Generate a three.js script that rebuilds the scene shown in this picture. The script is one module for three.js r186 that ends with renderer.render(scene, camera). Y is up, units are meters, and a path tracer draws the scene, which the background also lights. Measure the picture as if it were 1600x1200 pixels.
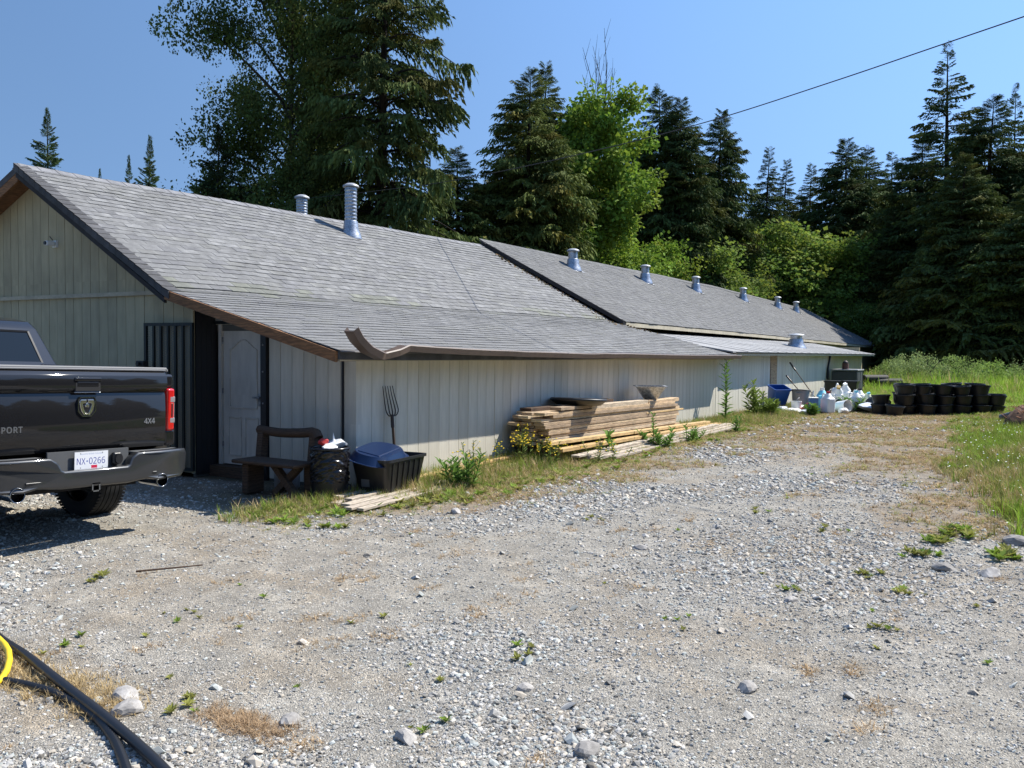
import * as THREE from 'three';
import { mergeGeometries, toCreasedNormals } from 'three/addons/utils/BufferGeometryUtils.js';
import { RoundedBoxGeometry } from 'three/addons/geometries/RoundedBoxGeometry.js';
import { TextGeometry } from 'three/addons/geometries/TextGeometry.js';
import { FontLoader } from 'three/addons/loaders/FontLoader.js';

// World: x runs along the shed (away to the right), -z runs along its gable end (away to the left), y is up, metres.
const scene = new THREE.Scene();
const camera = new THREE.PerspectiveCamera(46.998, 4 / 3, 0.1, 2000);
camera.position.set(0, 1.688, 0);
{
  const az = 0.5468, pitch = 0.03911;
  camera.lookAt(Math.cos(az) * Math.cos(pitch), 1.688 - Math.sin(pitch), -Math.sin(az) * Math.cos(pitch));
  camera.rotateZ(0.008);
}
const renderer = new THREE.WebGLRenderer({ antialias: true });
renderer.toneMapping = THREE.LinearToneMapping;
renderer.toneMappingExposure = 1.72;
renderer.shadowMap.enabled = true;

const SUN = new THREE.Vector3(0.528, 0.777, 0.342).normalize();
const sun = new THREE.DirectionalLight(new THREE.Color(1, 0.945, 0.84), 5);
sun.position.copy(SUN).multiplyScalar(80).add(new THREE.Vector3(20, 0, -8));
sun.target.position.set(20, 0, -8);
sun.castShadow = true; sun.shadow.radius = 1;
sun.shadow.mapSize.set(4096, 4096);
Object.assign(sun.shadow.camera, { left: -60, right: 60, top: 60, bottom: -60, near: 1, far: 220 });
scene.add(sun, sun.target);
{ // clear summer sky: deep blue overhead, paler to the horizon and toward the sun
  const W = 512, H = 256, d = new Float32Array(W * H * 4), zen = [0.096, 0.212, 0.49], hor = [0.35, 0.61, 1.03];
  for (let j = 0; j < H; j++) for (let i = 0; i < W; i++) {
    const e = ((j + 0.5) / H - 0.5) * Math.PI, a = ((i + 0.5) / W - 0.5) * 2 * Math.PI;
    const x = Math.cos(a) * Math.cos(e), y = Math.sin(e), z = Math.sin(a) * Math.cos(e);
    const c = Math.max(0, x * SUN.x + y * SUN.y + z * SUN.z), t = Math.exp(-Math.max(e, 0) / 0.36);
    const f = 0.46 + 1.08 * c * c + 0.7 * Math.pow(c, 24);
    for (let k = 0; k < 3; k++) d[(j * W + i) * 4 + k] = e > 0 ? (zen[k] + (hor[k] - zen[k]) * t) * f : [0.2, 0.19, 0.17][k];
    d[(j * W + i) * 4 + 3] = 1;
  }
  const t = new THREE.DataTexture(d, W, H, THREE.RGBAFormat, THREE.FloatType);
  t.mapping = THREE.EquirectangularReflectionMapping; t.magFilter = THREE.LinearFilter; t.minFilter = THREE.LinearFilter; t.needsUpdate = true;
  scene.background = t; scene.environment = t;
}

// ---------- helpers ----------
const V3 = THREE.Vector3;
const P = (u, v, y = 0) => new V3(u, y, -v);
function rng(seed) { let s = seed | 0; return () => { s = (s + 0x6d2b79f5) | 0; let t = Math.imul(s ^ (s >>> 15), 1 | s); t = (t + Math.imul(t ^ (t >>> 7), 61 | t)) ^ t; return ((t ^ (t >>> 14)) >>> 0) / 4294967296; }; }
const hash = (x, y) => { let h = Math.imul(x | 0, 374761393) ^ Math.imul(y | 0, 668265263); h = Math.imul(h ^ (h >>> 13), 1274126177); return ((h ^ (h >>> 16)) >>> 0) / 4294967296; };
function vn(x, y) { const i = Math.floor(x), j = Math.floor(y), a = x - i, b = y - j, s = a * a * (3 - 2 * a), t = b * b * (3 - 2 * b); return (hash(i, j) * (1 - s) + hash(i + 1, j) * s) * (1 - t) + (hash(i, j + 1) * (1 - s) + hash(i + 1, j + 1) * s) * t; }
const fbm = (x, y, o = 4) => { let s = 0, a = 0.5, n = 0; for (let k = 0; k < o; k++) { s += a * vn(x, y); n += a; a *= 0.5; x = x * 2.03 + 17.1; y = y * 2.03 + 9.7; } return s / n; };
const sm = (a, b, x) => { const t = Math.min(1, Math.max(0, (x - a) / (b - a))); return t * t * (3 - 2 * t); };
const lerp = (a, b, t) => a + (b - a) * t;
const R = (d) => d * Math.PI / 180;

const taken = new Map();
const numbered = (n) => { const k = taken.get(n) ?? 0; taken.set(n, k + 1); return k ? n + '_' + String(k).padStart(3, '0') : n; };
function tag(o, label, category, group, kind) { if (label) o.userData.label = label; if (category) o.userData.category = category; if (group) o.userData.group = group; if (kind) o.userData.kind = kind; return o; }
function thing(name, label, category, pos = new V3(), group, ry = 0) { const o = new THREE.Group(); o.name = numbered(name); o.position.copy(pos); o.rotation.y = ry; scene.add(o); return tag(o, label, category, group); }
function piece(parent, name, pos, label, ry = 0) { const o = new THREE.Group(); o.name = name; o.position.copy(pos).sub(parent.position); o.rotation.y = ry; parent.add(o); if (label) o.userData.label = label; return o; }
function part(parent, name, geo, m) { const o = new THREE.Mesh(geo, m); o.name = name; o.castShadow = o.receiveShadow = true; parent.add(o); return o; }
function solo(name, geo, m, label, category, group, pos) { const o = new THREE.Mesh(geo, m); o.name = numbered(name); o.castShadow = o.receiveShadow = true; if (pos) o.position.copy(pos); scene.add(o); return tag(o, label, category, group); }
function structure(name, geo, m) { const o = new THREE.Mesh(geo, m); o.name = numbered(name); o.castShadow = o.receiveShadow = true; o.userData.kind = 'structure'; scene.add(o); return o; }
function copyOf(src, pos, label, ry) { const c = src.clone(); c.name = numbered(src.name.replace(/_\d{3}$/, '')); c.userData = { ...src.userData }; if (label) c.userData.label = label; c.position.copy(pos); if (ry !== undefined) c.rotation.y = ry; scene.add(c); return c; }

// geometry with uv in metres
function uvBox(g) { // box-project uvs
  g = g.index ? g.toNonIndexed() : g; const p = g.attributes.position, uv = new Float32Array(p.count * 2), a = new V3(), b = new V3(), c = new V3(), n = new V3();
  for (let i = 0; i < p.count; i += 3) {
    a.fromBufferAttribute(p, i); b.fromBufferAttribute(p, i + 1); c.fromBufferAttribute(p, i + 2);
    n.crossVectors(b.clone().sub(a), c.clone().sub(a)); const ax = Math.abs(n.x), ay = Math.abs(n.y), az = Math.abs(n.z);
    [a, b, c].forEach((q, k) => { const [s, t] = ay >= ax && ay >= az ? [q.x, q.z] : ax >= az ? [q.z, q.y] : [q.x, q.y]; uv[(i + k) * 2] = s; uv[(i + k) * 2 + 1] = t; });
  }
  g.setAttribute('uv', new THREE.BufferAttribute(uv, 2)); return g;
}
const box = (w, h, d, x = 0, y = 0, z = 0) => uvBox(new THREE.BoxGeometry(w, h, d)).translate(x, y, z);
const rbox = (w, h, d, r, x = 0, y = 0, z = 0, seg = 2) => uvBox(new RoundedBoxGeometry(w, h, d, seg, Math.min(r, w / 2.01, h / 2.01, d / 2.01))).translate(x, y, z);
// box between world limits, relative to base
const slab = (b, u0, u1, y0, y1, v0, v1) => box(u1 - u0, y1 - y0, v1 - v0, (u0 + u1) / 2 - b.x, (y0 + y1) / 2 - b.y, -(v0 + v1) / 2 - b.z);
const merge = (list) => mergeGeometries(list.map((g) => { g = g.index ? g.toNonIndexed() : g; for (const k of Object.keys(g.attributes)) if (!['position', 'normal', 'uv', 'color'].includes(k)) g.deleteAttribute(k); if (!g.attributes.uv) g.setAttribute('uv', new THREE.BufferAttribute(new Float32Array(g.attributes.position.count * 2), 2)); if (!g.attributes.normal) g.computeVertexNormals(); return g; }));
function bar(a, b, w, d = w) { const l = a.distanceTo(b), g = box(w, l, d); const q = new THREE.Quaternion().setFromUnitVectors(new V3(0, 1, 0), b.clone().sub(a).normalize()); return g.applyQuaternion(q).translate((a.x + b.x) / 2, (a.y + b.y) / 2, (a.z + b.z) / 2); }
const tube = (pts, r, seg = 24, rad = 8) => new THREE.TubeGeometry(new THREE.CatmullRomCurve3(pts), seg, r, rad, false);
function taperTube(pts, r0, r1, seg = 12, rad = 7) { const c = new THREE.CatmullRomCurve3(pts), g = new THREE.TubeGeometry(c, seg, 1, rad, false), p = g.attributes.position, q = new V3(); for (let i = 0; i <= seg; i++) { const t = i / seg, r = lerp(r0, r1, t); c.getPointAt(t, q); for (let j = 0; j <= rad; j++) { const k = i * (rad + 1) + j; p.setXYZ(k, q.x + (p.getX(k) - q.x) * r, q.y + (p.getY(k) - q.y) * r, q.z + (p.getZ(k) - q.z) * r); } } g.computeVertexNormals(); return g; }
const lathe = (pts, seg = 28) => new THREE.LatheGeometry(pts.map(([x, y]) => new THREE.Vector2(x, y)), seg);
function poly(verts, faces) { const g = new THREE.BufferGeometry(); const p = []; for (const f of faces) for (let k = 1; k < f.length - 1; k++) p.push(...verts[f[0]], ...verts[f[k]], ...verts[f[k + 1]]); g.setAttribute('position', new THREE.Float32BufferAttribute(p, 3)); g.computeVertexNormals(); return uvBox(g); }
// prism between two 4-corner quads (a: outer face corners, offset by vector d)
function quadSlab(c, d) { const v = [...c, ...c.map((p) => p.clone().add(d))].map((p) => [p.x, p.y, p.z]); return poly(v, [[0, 1, 2, 3], [7, 6, 5, 4], [0, 4, 5, 1], [1, 5, 6, 2], [2, 6, 7, 3], [3, 7, 4, 0]]); }
function setColor(g, r, gg, b) { const n = g.attributes.position.count, a = new Float32Array(n * 3); for (let i = 0; i < n; i++) { a[i * 3] = r; a[i * 3 + 1] = gg; a[i * 3 + 2] = b; } g.setAttribute('color', new THREE.BufferAttribute(a, 3)); return g; }

// ---------- textures ----------
function tex(w, h, fn, rep = 1, srgb = true) { const d = new Uint8Array(w * h * 4); for (let y = 0; y < h; y++) for (let x = 0; x < w; x++) { const c = fn(x, y); const o = (y * w + x) * 4; for (let k = 0; k < 3; k++) d[o + k] = Math.max(0, Math.min(255, (Array.isArray(c) ? c[k] : c))); d[o + 3] = 255; } const t = new THREE.DataTexture(d, w, h); t.wrapS = t.wrapT = THREE.RepeatWrapping; t.magFilter = THREE.LinearFilter; t.minFilter = THREE.LinearMipmapLinearFilter; t.generateMipmaps = true; if (srgb) t.colorSpace = THREE.SRGBColorSpace; t.repeat.set(1 / rep, 1 / (rep * h / w)); t.needsUpdate = true; return t; }
// tiling fbm
function tfbm(x, y, per, o = 4) { let s = 0, a = 0.5, n = 0, f = per; for (let k = 0; k < o; k++) { const X = x * f, Y = y * f, i = Math.floor(X), j = Math.floor(Y), A = X - i, B = Y - j, S = A * A * (3 - 2 * A), T = B * B * (3 - 2 * B), m = (q) => ((q % f) + f) % f; const h = (p, q) => hash(m(p) + k * 131, m(q) + k * 57); s += a * ((h(i, j) * (1 - S) + h(i + 1, j) * S) * (1 - T) + (h(i, j + 1) * (1 - S) + h(i + 1, j + 1) * S) * T); n += a; a *= 0.55; f *= 2; } return s / n; }
function pebbles(N, cells) { // tiling cell pattern: [height, tone]
  const out = new Float32Array(N * N * 2), m = (q) => ((q % cells) + cells) % cells;
  for (let y = 0; y < N; y++) for (let x = 0; x < N; x++) {
    const X = x / N * cells, Y = y / N * cells, i = Math.floor(X), j = Math.floor(Y); let b1 = 9, b2 = 9, id = 0;
    for (let dj = -1; dj <= 1; dj++) for (let di = -1; di <= 1; di++) { const ci = m(i + di), cj = m(j + dj), px = i + di + hash(ci, cj), py = j + dj + hash(ci + 311, cj + 77), d = (px - X) ** 2 + (py - Y) ** 2; if (d < b1) { b2 = b1; b1 = d; id = hash(ci + 5, cj + 900); } else if (d < b2) b2 = d; }
    out[(y * N + x) * 2] = Math.min(1, (Math.sqrt(b2) - Math.sqrt(b1)) * 2.2); out[(y * N + x) * 2 + 1] = id;
  }
  return out;
}
const pb1 = pebbles(1024, 90), pb2 = pebbles(512, 22);
const gravelMap = tex(1024, 1024, (x, y) => { const o = (y * 1024 + x) * 2, h = pb1[o], t = pb1[o + 1], f = tfbm(x / 1024, y / 1024, 8, 5); const b = 176 + (t - 0.5) * 62 + (f - 0.5) * 60 + (h < 0.14 ? -16 : 0); return [b + 2, b + 1, b]; }, 1.25);
const gravelBump = tex(1024, 1024, (x, y) => { const o = (y * 1024 + x) * 2; return 60 + 150 * pb1[o] * (0.4 + 0.6 * pb1[o + 1]); }, 1.25, false);
const granule = tex(512, 512, (x, y) => { const n = hash(x, y), f = tfbm(x / 512, y / 512, 6, 5); const b = 190 + (n - 0.5) * 70 + (f - 0.5) * 80; return [b, b, b + 2]; }, 0.9);
const granBump = tex(256, 256, (x, y) => hash(x * 3, y * 7) * 255, 0.35, false);
const woodMap = tex(512, 256, (x, y) => { const w = tfbm(x / 512, y / 256, 4, 4), s = tfbm(x / 512 * 0.25, y / 256, 32, 3), g = Math.sin((y / 256 * 40 + w * 9) * 2) * 0.5 + 0.5; const b = 205 + (g - 0.5) * 40 + (s - 0.5) * 70; return [b, b * 0.97, b * 0.92]; }, 0.9);
const weatherMap = tex(512, 512, (x, y) => { const f = tfbm(x / 512, y / 512, 5, 5), s = tfbm(x / 512, y / 512 * 0.2, 40, 3); const b = 222 + (f - 0.5) * 42 + (s - 0.5) * 30; return [b, b * 0.995, b * 0.98]; }, 2.6);
const zincMap = tex(256, 256, (x, y) => { const o = ((y * 2) * 512 + x * 2) * 2; const b = 205 + (pb2[o + 1] - 0.5) * 70 + (tfbm(x / 256, y / 256, 6, 4) - 0.5) * 50; return [b, b, b + 3]; }, 0.5);
const roughBlot = tex(256, 256, (x, y) => 150 + (tfbm(x / 256, y / 256, 5, 5) - 0.5) * 190, 1.2, false);
const barkMap = tex(256, 512, (x, y) => { const s = tfbm(x / 256, y / 512 * 0.3, 24, 4), f = tfbm(x / 256, y / 512, 6, 4); const b = 150 + (s - 0.5) * 170 + (f - 0.5) * 60; return [b, b * 0.95, b * 0.9]; }, 1);

// ---------- materials (linear base colours) ----------
const lin = (r, g, b) => new THREE.Color().setRGB(r, g, b);
const std = (c, rough = 0.8, o = {}) => new THREE.MeshStandardMaterial({ color: c, roughness: rough, ...o });
const phys = (c, rough, o = {}) => new THREE.MeshPhysicalMaterial({ color: c, roughness: rough, ...o });
const M = {
  ground: std(lin(1, 1, 1), 0.97, { vertexColors: true, map: gravelMap, bumpMap: gravelBump, bumpScale: 0.01 }),
  stone: std(lin(1, 1, 1), 0.93, { flatShading: true }),
  shingle: std(lin(1, 1, 1), 0.92, { vertexColors: true, map: granule, bumpMap: granBump, bumpScale: 0.0015 }),
  deck: std(lin(0.16, 0.16, 0.165), 0.95, { map: granule }),
  siding: std(lin(0.83, 0.80, 0.71), 0.6, { map: weatherMap }),
  sidingWorn: std(lin(0.76, 0.73, 0.64), 0.65, { map: weatherMap }),
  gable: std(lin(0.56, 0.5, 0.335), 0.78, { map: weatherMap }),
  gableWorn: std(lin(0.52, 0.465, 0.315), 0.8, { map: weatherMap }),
  backing: std(lin(0.12, 0.12, 0.11), 0.9),
  fasciaRed: std(lin(0.34, 0.17, 0.075), 0.75, { map: woodMap }),
  soffit: std(lin(0.33, 0.17, 0.085), 0.8, { map: woodMap }),
  rakeTrim: std(lin(0.055, 0.05, 0.05), 0.85, { map: granule }),
  paleTrim: std(lin(0.6, 0.54, 0.41), 0.7, { map: weatherMap }),
  gutter: std(lin(0.155, 0.11, 0.09), 0.5, { map: weatherMap }),
  rollRoof: std(lin(0.5, 0.5, 0.49), 0.8, { map: granule }),
  zinc: phys(lin(0.62, 0.65, 0.68), 0.38, { metalness: 0.85, map: zincMap }),
  zincPale: std(lin(0.55, 0.57, 0.58), 0.5, { metalness: 0.35, map: zincMap }),
  doorWhite: std(lin(0.78, 0.75, 0.7), 0.5, { map: weatherMap }),
  blackSteel: std(lin(0.016, 0.017, 0.02), 0.5),
  greenSteel: std(lin(0.009, 0.013, 0.013), 0.5),
  iron: std(lin(0.05, 0.04, 0.04), 0.6, { metalness: 0.4 }),
  oldWood: std(lin(0.12, 0.075, 0.05), 0.85, { map: woodMap }),
  blackPlastic: phys(lin(0.012, 0.012, 0.014), 0.38),
  potPlastic: phys(lin(0.0095, 0.0095, 0.0105), 0.45),
  blackBag: phys(lin(0.01, 0.01, 0.013), 0.24),
  bluePlastic: phys(lin(0.005, 0.017, 0.06), 0.3),
  blueBin: phys(lin(0.012, 0.075, 0.3), 0.38),
  greyPlastic: phys(lin(0.22, 0.225, 0.23), 0.5),
  greyDark: std(lin(0.06, 0.068, 0.078), 0.6, { map: weatherMap }),
  whitePlastic: phys(lin(0.78, 0.78, 0.76), 0.4),
  clearBag: phys(lin(0.62, 0.66, 0.72), 0.3),
  paper: std(lin(0.78, 0.77, 0.74), 0.85),
  red: std(lin(0.42, 0.03, 0.03), 0.6),
  cyan: phys(lin(0.2, 0.62, 0.76), 0.45),
  yellowHose: phys(lin(0.72, 0.5, 0.02), 0.4),
  blackHose: phys(lin(0.014, 0.015, 0.018), 0.42),
  cable: std(lin(0.02, 0.02, 0.02), 0.7),
  concrete: std(lin(0.3, 0.3, 0.29), 0.9, { map: weatherMap }),
  bark: std(lin(0.09, 0.068, 0.052), 0.95, { map: barkMap }),
  barkPale: std(lin(0.17, 0.15, 0.125), 0.95, { map: barkMap }),
  // truck
  paint: phys(lin(0.008, 0.008, 0.0095), 0.6, { specularIntensity: 0.15, clearcoat: 1, clearcoatRoughness: 0.03 }),
  chromeDark: phys(lin(0.3, 0.32, 0.35), 0.16, { metalness: 1 }),
  bumper: phys(lin(0.02, 0.021, 0.023), 0.45, { metalness: 0.2, clearcoat: 1, clearcoatRoughness: 0.06 }),
  chrome: phys(lin(0.75, 0.76, 0.78), 0.14, { metalness: 1 }),
  padGrey: std(lin(0.075, 0.078, 0.082), 0.75),
  capGrey: std(lin(0.13, 0.13, 0.135), 0.6),
  glass: phys(lin(0.01, 0.012, 0.013), 0.03, { specularIntensity: 0.8 }),
  pipePlastic: std(lin(0.012, 0.012, 0.013), 0.75),
  tyre: std(lin(0.02, 0.02, 0.02), 0.9),
  under: std(lin(0.014, 0.014, 0.015), 0.9),
  lampRed: phys(lin(0.55, 0.012, 0.012), 0.12, { clearcoat: 1 }),
  lampWhite: phys(lin(0.27, 0.24, 0.25), 0.15, { clearcoat: 1 }),
};

// ---------- ground ----------
// how much of each cover lies at (u, v)
const inShed = (u, v) => (u > 7.55 && u < 21 && v > 9.4 && v < 18.9) || (u > 7.9 && u < 21 && v > 6.96 && v < 18.9) || (u >= 21 && u < 41 && v > 6.96 && v < 16) || (u >= 41 && u < 58 && v > 9.5 && v < 16);
function cover(u, v) {
  const n = fbm(u * 0.55 + 3, v * 0.55 + 7, 4) - 0.5, n2 = fbm(u * 1.7 + 31, v * 1.7 + 5, 3) - 0.5, n3 = fbm(u * 0.9 + 60, v * 0.9 + 80, 4);
  // strip of grass along the wall
  let edge = u < 8 ? lerp(6.35, 5.75, sm(6.2, 8, u)) : u < 20 ? 5.62 : 5.3;
  let wall = u > 5.7 ? sm(edge - 0.45, edge + 0.1, v + n * 0.75 + n2 * 0.4) : 0;
  if (u < 7.6) wall *= sm(5.7, 6.5, u + n * 0.6) * (1 - sm(7.9, 8.6, v)) * 0.8;
  // bank on the right
  const bedge = u < 15 ? lerp(0.1, 1.25, (u - 9) / 6) : lerp(1.25, 2.0, sm(15, 24, u));
  let bank = u > 8.3 ? (1 - sm(bedge - 0.25, bedge + 0.3, v + n * 0.9 + n2 * 0.5)) * sm(8.6, 10, u + n * 1.4) : 0;
  let meadow = sm(27.5, 31, u + n * 3 - (v < 1.4 ? -2 : 0)) * (v < 7 ? 1 : 1);
  let dry = sm(12.8, 19, u + n * 8 + (v < 2.6 ? 3.6 : 0)) * (1 - meadow * 0.7);
  dry = Math.max(dry, wall * 0.55 * (1 - sm(edge + 0.1, edge + 0.6, v)), sm(edge - 1.15, edge - 0.15, v + n * 1.6 + n2 * 0.8) * (u > 6.4 && u < 22 ? 0.75 : 0), u > 9 ? sm(0.62, 0.75, n3 + 0.55 * (1 - sm(bedge, bedge + 1.5, v))) * 0.8 : 0);
  if (u > 60 || v > 20 || v < -14) meadow = 1;
  return { wall, bank, meadow, dry: Math.min(1, dry), edge, n, n2, n3 };
}
const coarse = (u, v) => { // 0 packed fines .. 1 loose crushed rock
  const a = fbm(u * 0.42 + 11, v * 0.42 + 23, 4);
  let c = sm(0.40, 0.62, a);
  c = Math.max(c, 0.95 * Math.exp(-(((u - 7.2) / 2.4) ** 2) - (((v - 1.6) / 1.5) ** 2)));
  c *= 1 - 0.85 * Math.exp(-(((u - 4.9) / 0.9) ** 2) - (((v - 1.5) / 0.55) ** 2));
  c *= 1 - 0.85 * Math.exp(-(((u - 5) / 1.3) ** 2) - (((v - 5.2) / 1.1) ** 2));
  c *= 1 - 0.6 * Math.exp(-(((u - 5.2) / 1.0) ** 2) - (((v - 3.3) / 0.9) ** 2));
  c *= 1 - 0.9 * Math.exp(-(((u - 6.9) / 1.3) ** 2) - (((v - 8.6) / 1.6) ** 2));
  return c;
};
const gh = (u, v) => { const k = Math.exp(-(u * u + v * v) / 3000); return k * (0.035 * (fbm(u * 0.7, v * 0.7, 3) - 0.5) + 0.018 * (fbm(u * 2.7 + 9, v * 2.7, 3) - 0.5)) - 0.005; };
{
  const axis = (lo, hi, step, far) => { const a = []; for (let x = lo; x <= hi + 1e-6; x += step) a.push(x); let s = step, x = hi; while (x < far) { s *= 1.3; x += s; a.push(x); } s = step; x = lo; while (x > -far) { s *= 1.3; x -= s; a.unshift(x); } return a; };
  const U = axis(0, 27, 0.11, 700), Vv = axis(-3.5, 9.4, 0.11, 700), pos = [], col = [], uv = [], idx = [];
  for (const v of Vv) for (const u of U) {
    const c = cover(u, v), k = coarse(u, v);
    pos.push(u, gh(u, v), -v); uv.push(u, v);
    let r = lerp(0.6, 0.57, k), g = lerp(0.56, 0.545, k), b = lerp(0.48, 0.49, k);
    const tan = sm(0.52, 0.68, fbm(u * 0.8 + 200, v * 0.8 + 100, 4)) * 0.7 + sm(0.6, 0.7, fbm(u * 2.6 + 20, v * 2.6 + 310, 3)) * 0.8 + 0.55 * Math.exp(-(((u - 4.6) / 1.5) ** 2) - (((v - 5.4) / 1.3) ** 2));
    r = lerp(r, 0.55, tan * 0.5); g = lerp(g, 0.455, tan * 0.55); b = lerp(b, 0.34, tan * 0.6);
    const mixc = (t, R2, G2, B2) => { r = lerp(r, R2, t); g = lerp(g, G2, t); b = lerp(b, B2, t); };
    mixc(c.dry * (0.55 + 0.45 * sm(-0.12, 0.12, c.n2)), 0.43 + c.n2 * 0.2, 0.31 + c.n2 * 0.16, 0.19 + c.n2 * 0.1);
    mixc(Math.max(c.wall * sm(c.edge, c.edge + 0.5, v), c.bank) * 0.8, 0.2, 0.17, 0.08);
    mixc(c.meadow * 0.9, 0.15, 0.2, 0.05);
    col.push(r, g, b);
  }
  const w = U.length;
  for (let j = 0; j < Vv.length - 1; j++) for (let i = 0; i < w - 1; i++) { const a = j * w + i; idx.push(a, a + 1, a + w + 1, a, a + w + 1, a + w); }
  const g = new THREE.BufferGeometry(); g.setAttribute('position', new THREE.Float32BufferAttribute(pos, 3)); g.setAttribute('color', new THREE.Float32BufferAttribute(col, 3)); g.setAttribute('uv', new THREE.Float32BufferAttribute(uv, 2)); g.setIndex(idx); g.computeVertexNormals();
  structure('ground', g, M.ground);
}
function instanced(parent, name, geo, m, list) { // list of [matrix, color]
  const o = new THREE.InstancedMesh(geo, m, list.length); o.name = parent === scene ? numbered(name) : name; o.castShadow = o.receiveShadow = true;
  list.forEach(([mm, c], i) => { o.setMatrixAt(i, mm); if (c) o.setColorAt(i, c); }); parent.add(o); return o;
}
const TM = (p, q, s) => new THREE.Matrix4().compose(p, q, s);
const eul = (x, y, z) => new THREE.Quaternion().setFromEuler(new THREE.Euler(x, y, z, 'YXZ'));
function rockGeo(seed, detail = 0, rough = 0.35, flat = 0.62) {
  const r = rng(seed), g = new THREE.IcosahedronGeometry(1, detail), p = g.attributes.position, m = new Map(), q = new V3(); const cut = [];
  for (let k = 0; k < 6; k++) cut.push([new V3(r() - 0.5, r() - 0.5, r() - 0.5).normalize(), 0.6 + r() * 0.3]);
  for (let i = 0; i < p.count; i++) { q.fromBufferAttribute(p, i); const key = q.toArray().map((x) => x.toFixed(3)).join(); if (!m.has(key)) { const k = 1 + (r() - 0.5) * rough; const v = q.clone().multiplyScalar(k); for (const [n, d] of cut) { const e = v.dot(n); if (e > d) v.addScaledVector(n, d - e); } m.set(key, v); } const v = m.get(key); p.setXYZ(i, v.x * 1.15, v.y * flat, v.z * 0.85); }
  g.deleteAttribute('normal'); g.computeVertexNormals(); return g;
}
function chipGeo(seed) { // angular chip of crushed rock: a sheared block with cut corners
  const r = rng(seed), v = []; for (const y of [-1, 1]) for (const [x, z] of [[-1, -1], [1, -1], [1, 1], [-1, 1]]) v.push([x * (0.62 + 0.5 * r()) + y * 0.18, y * (0.42 + 0.3 * r()) + 0.18 * x * (r() - 0.5), z * (0.55 + 0.45 * r())]); v.push([(r() - 0.5) * 0.6, 0.72 + 0.25 * r(), (r() - 0.5) * 0.6]);
  return poly(v, [[0, 1, 2, 3], [0, 4, 5, 1], [1, 5, 6, 2], [2, 6, 7, 3], [3, 7, 4, 0], [4, 8, 5], [5, 8, 6], [6, 8, 7], [7, 8, 4]]);
}
{ // crushed gravel lying on the yard
  const r = rng(77), N = 1150000, V = [[], [], [], []], az0 = 0.5468;
  for (let k = 0; k < N; k++) {
    const d = 1.9 * Math.pow(33 / 1.9, r()), a = az0 + (r() - 0.5) * 1.95, u = d * Math.cos(a), v = d * Math.sin(a);
    const t1 = r(), t2 = r(), t3 = r(), t4 = r(), t5 = r(), tone = r(), hue = r();
    if (inShed(u, v)) continue;
    const c = cover(u, v), k2 = coarse(u, v), grassy = Math.max(c.wall * 0.95, c.bank, c.meadow, c.dry * 0.86);
    if (t1 < grassy || t2 > 0.42 + 0.52 * k2) continue;
    let s = (0.0012 + 0.00028 * d) * Math.exp((t3 + t4 - 1) * 1.7) * (0.72 + 0.58 * k2);
    if (t5 < 0.0035 * (0.25 + k2)) s = Math.max(s, 0.011 + 0.019 * t3 * t3);
    let b = 0.36 + (tone - 0.5) * 0.28; if (tone > 0.98) b = 0.5; if (tone < 0.07) b = 0.15;
    const warm = hue < 0.24 ? 1 : hue > 0.8 ? -1 : 0;
    const col = warm > 0 ? lin(b * 1.12, b * 1.0, b * 0.83) : warm < 0 ? lin(b * 0.97, b * 1.01, b * 0.95) : lin(b * 1.05, b * 1.01, b * 0.935);
    V[k & 3].push([TM(P(u, v, gh(u, v) + s * 0.22), eul((t3 - 0.5) * 1.1, t4 * 6.28, (t5 - 0.5) * 1.1), new V3(s * (0.85 + 0.5 * t3), s * (0.55 + 0.6 * t1), s * (0.75 + 0.5 * t2))), col]);
  }
  V.forEach((l, i) => tag(instanced(scene, 'gravel', i < 1 ? rockGeo(10 + i) : chipGeo(10 + i), M.stone, l), ['loose crushed grey gravel spread over the yard', 'small angular grey stones of the gravel yard', 'chips of pale crushed rock across the yard', 'scattered blue grey gravel stones on the drive'][i], 'gravel', null, 'stuff'));
}

// ---------- shed: the near section with the shingled saltbox roof ----------
const shA = thing('shingled_shed', 'low beige metal-sided shed with grey shingle roof, open gate and white door', 'shed', P(7.93, 6.98));
const bA = shA.position;
const L = (u, v, y) => P(u, v, y).sub(bA);
const RU = 7.26, EV = 6.63, BV = 9.46, RV = 12.8;
const ridgeY = (u) => 4.30 + (u - RU) * 0.0085;
const rakeB = (v) => v >= 9.2 ? lerp(20.55, 19.45, (v - 9.2) / (RV - 9.2)) : lerp(20.55, 21.42, (9.2 - v) / (9.2 - EV));
const sag = (u, v) => 0.022 * (fbm(u * 0.45 + 4, v * 0.6 + 8, 3) - 0.5) * 2;
function roofA(u, v) { const e = 1.66 - (u - RU) * 0.004, b = 2.385; return (v <= BV ? lerp(e, b, (v - EV) / (BV - EV)) : lerp(b, ridgeY(u), (v - BV) / (RV - BV))) + sag(u, v); }
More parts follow.
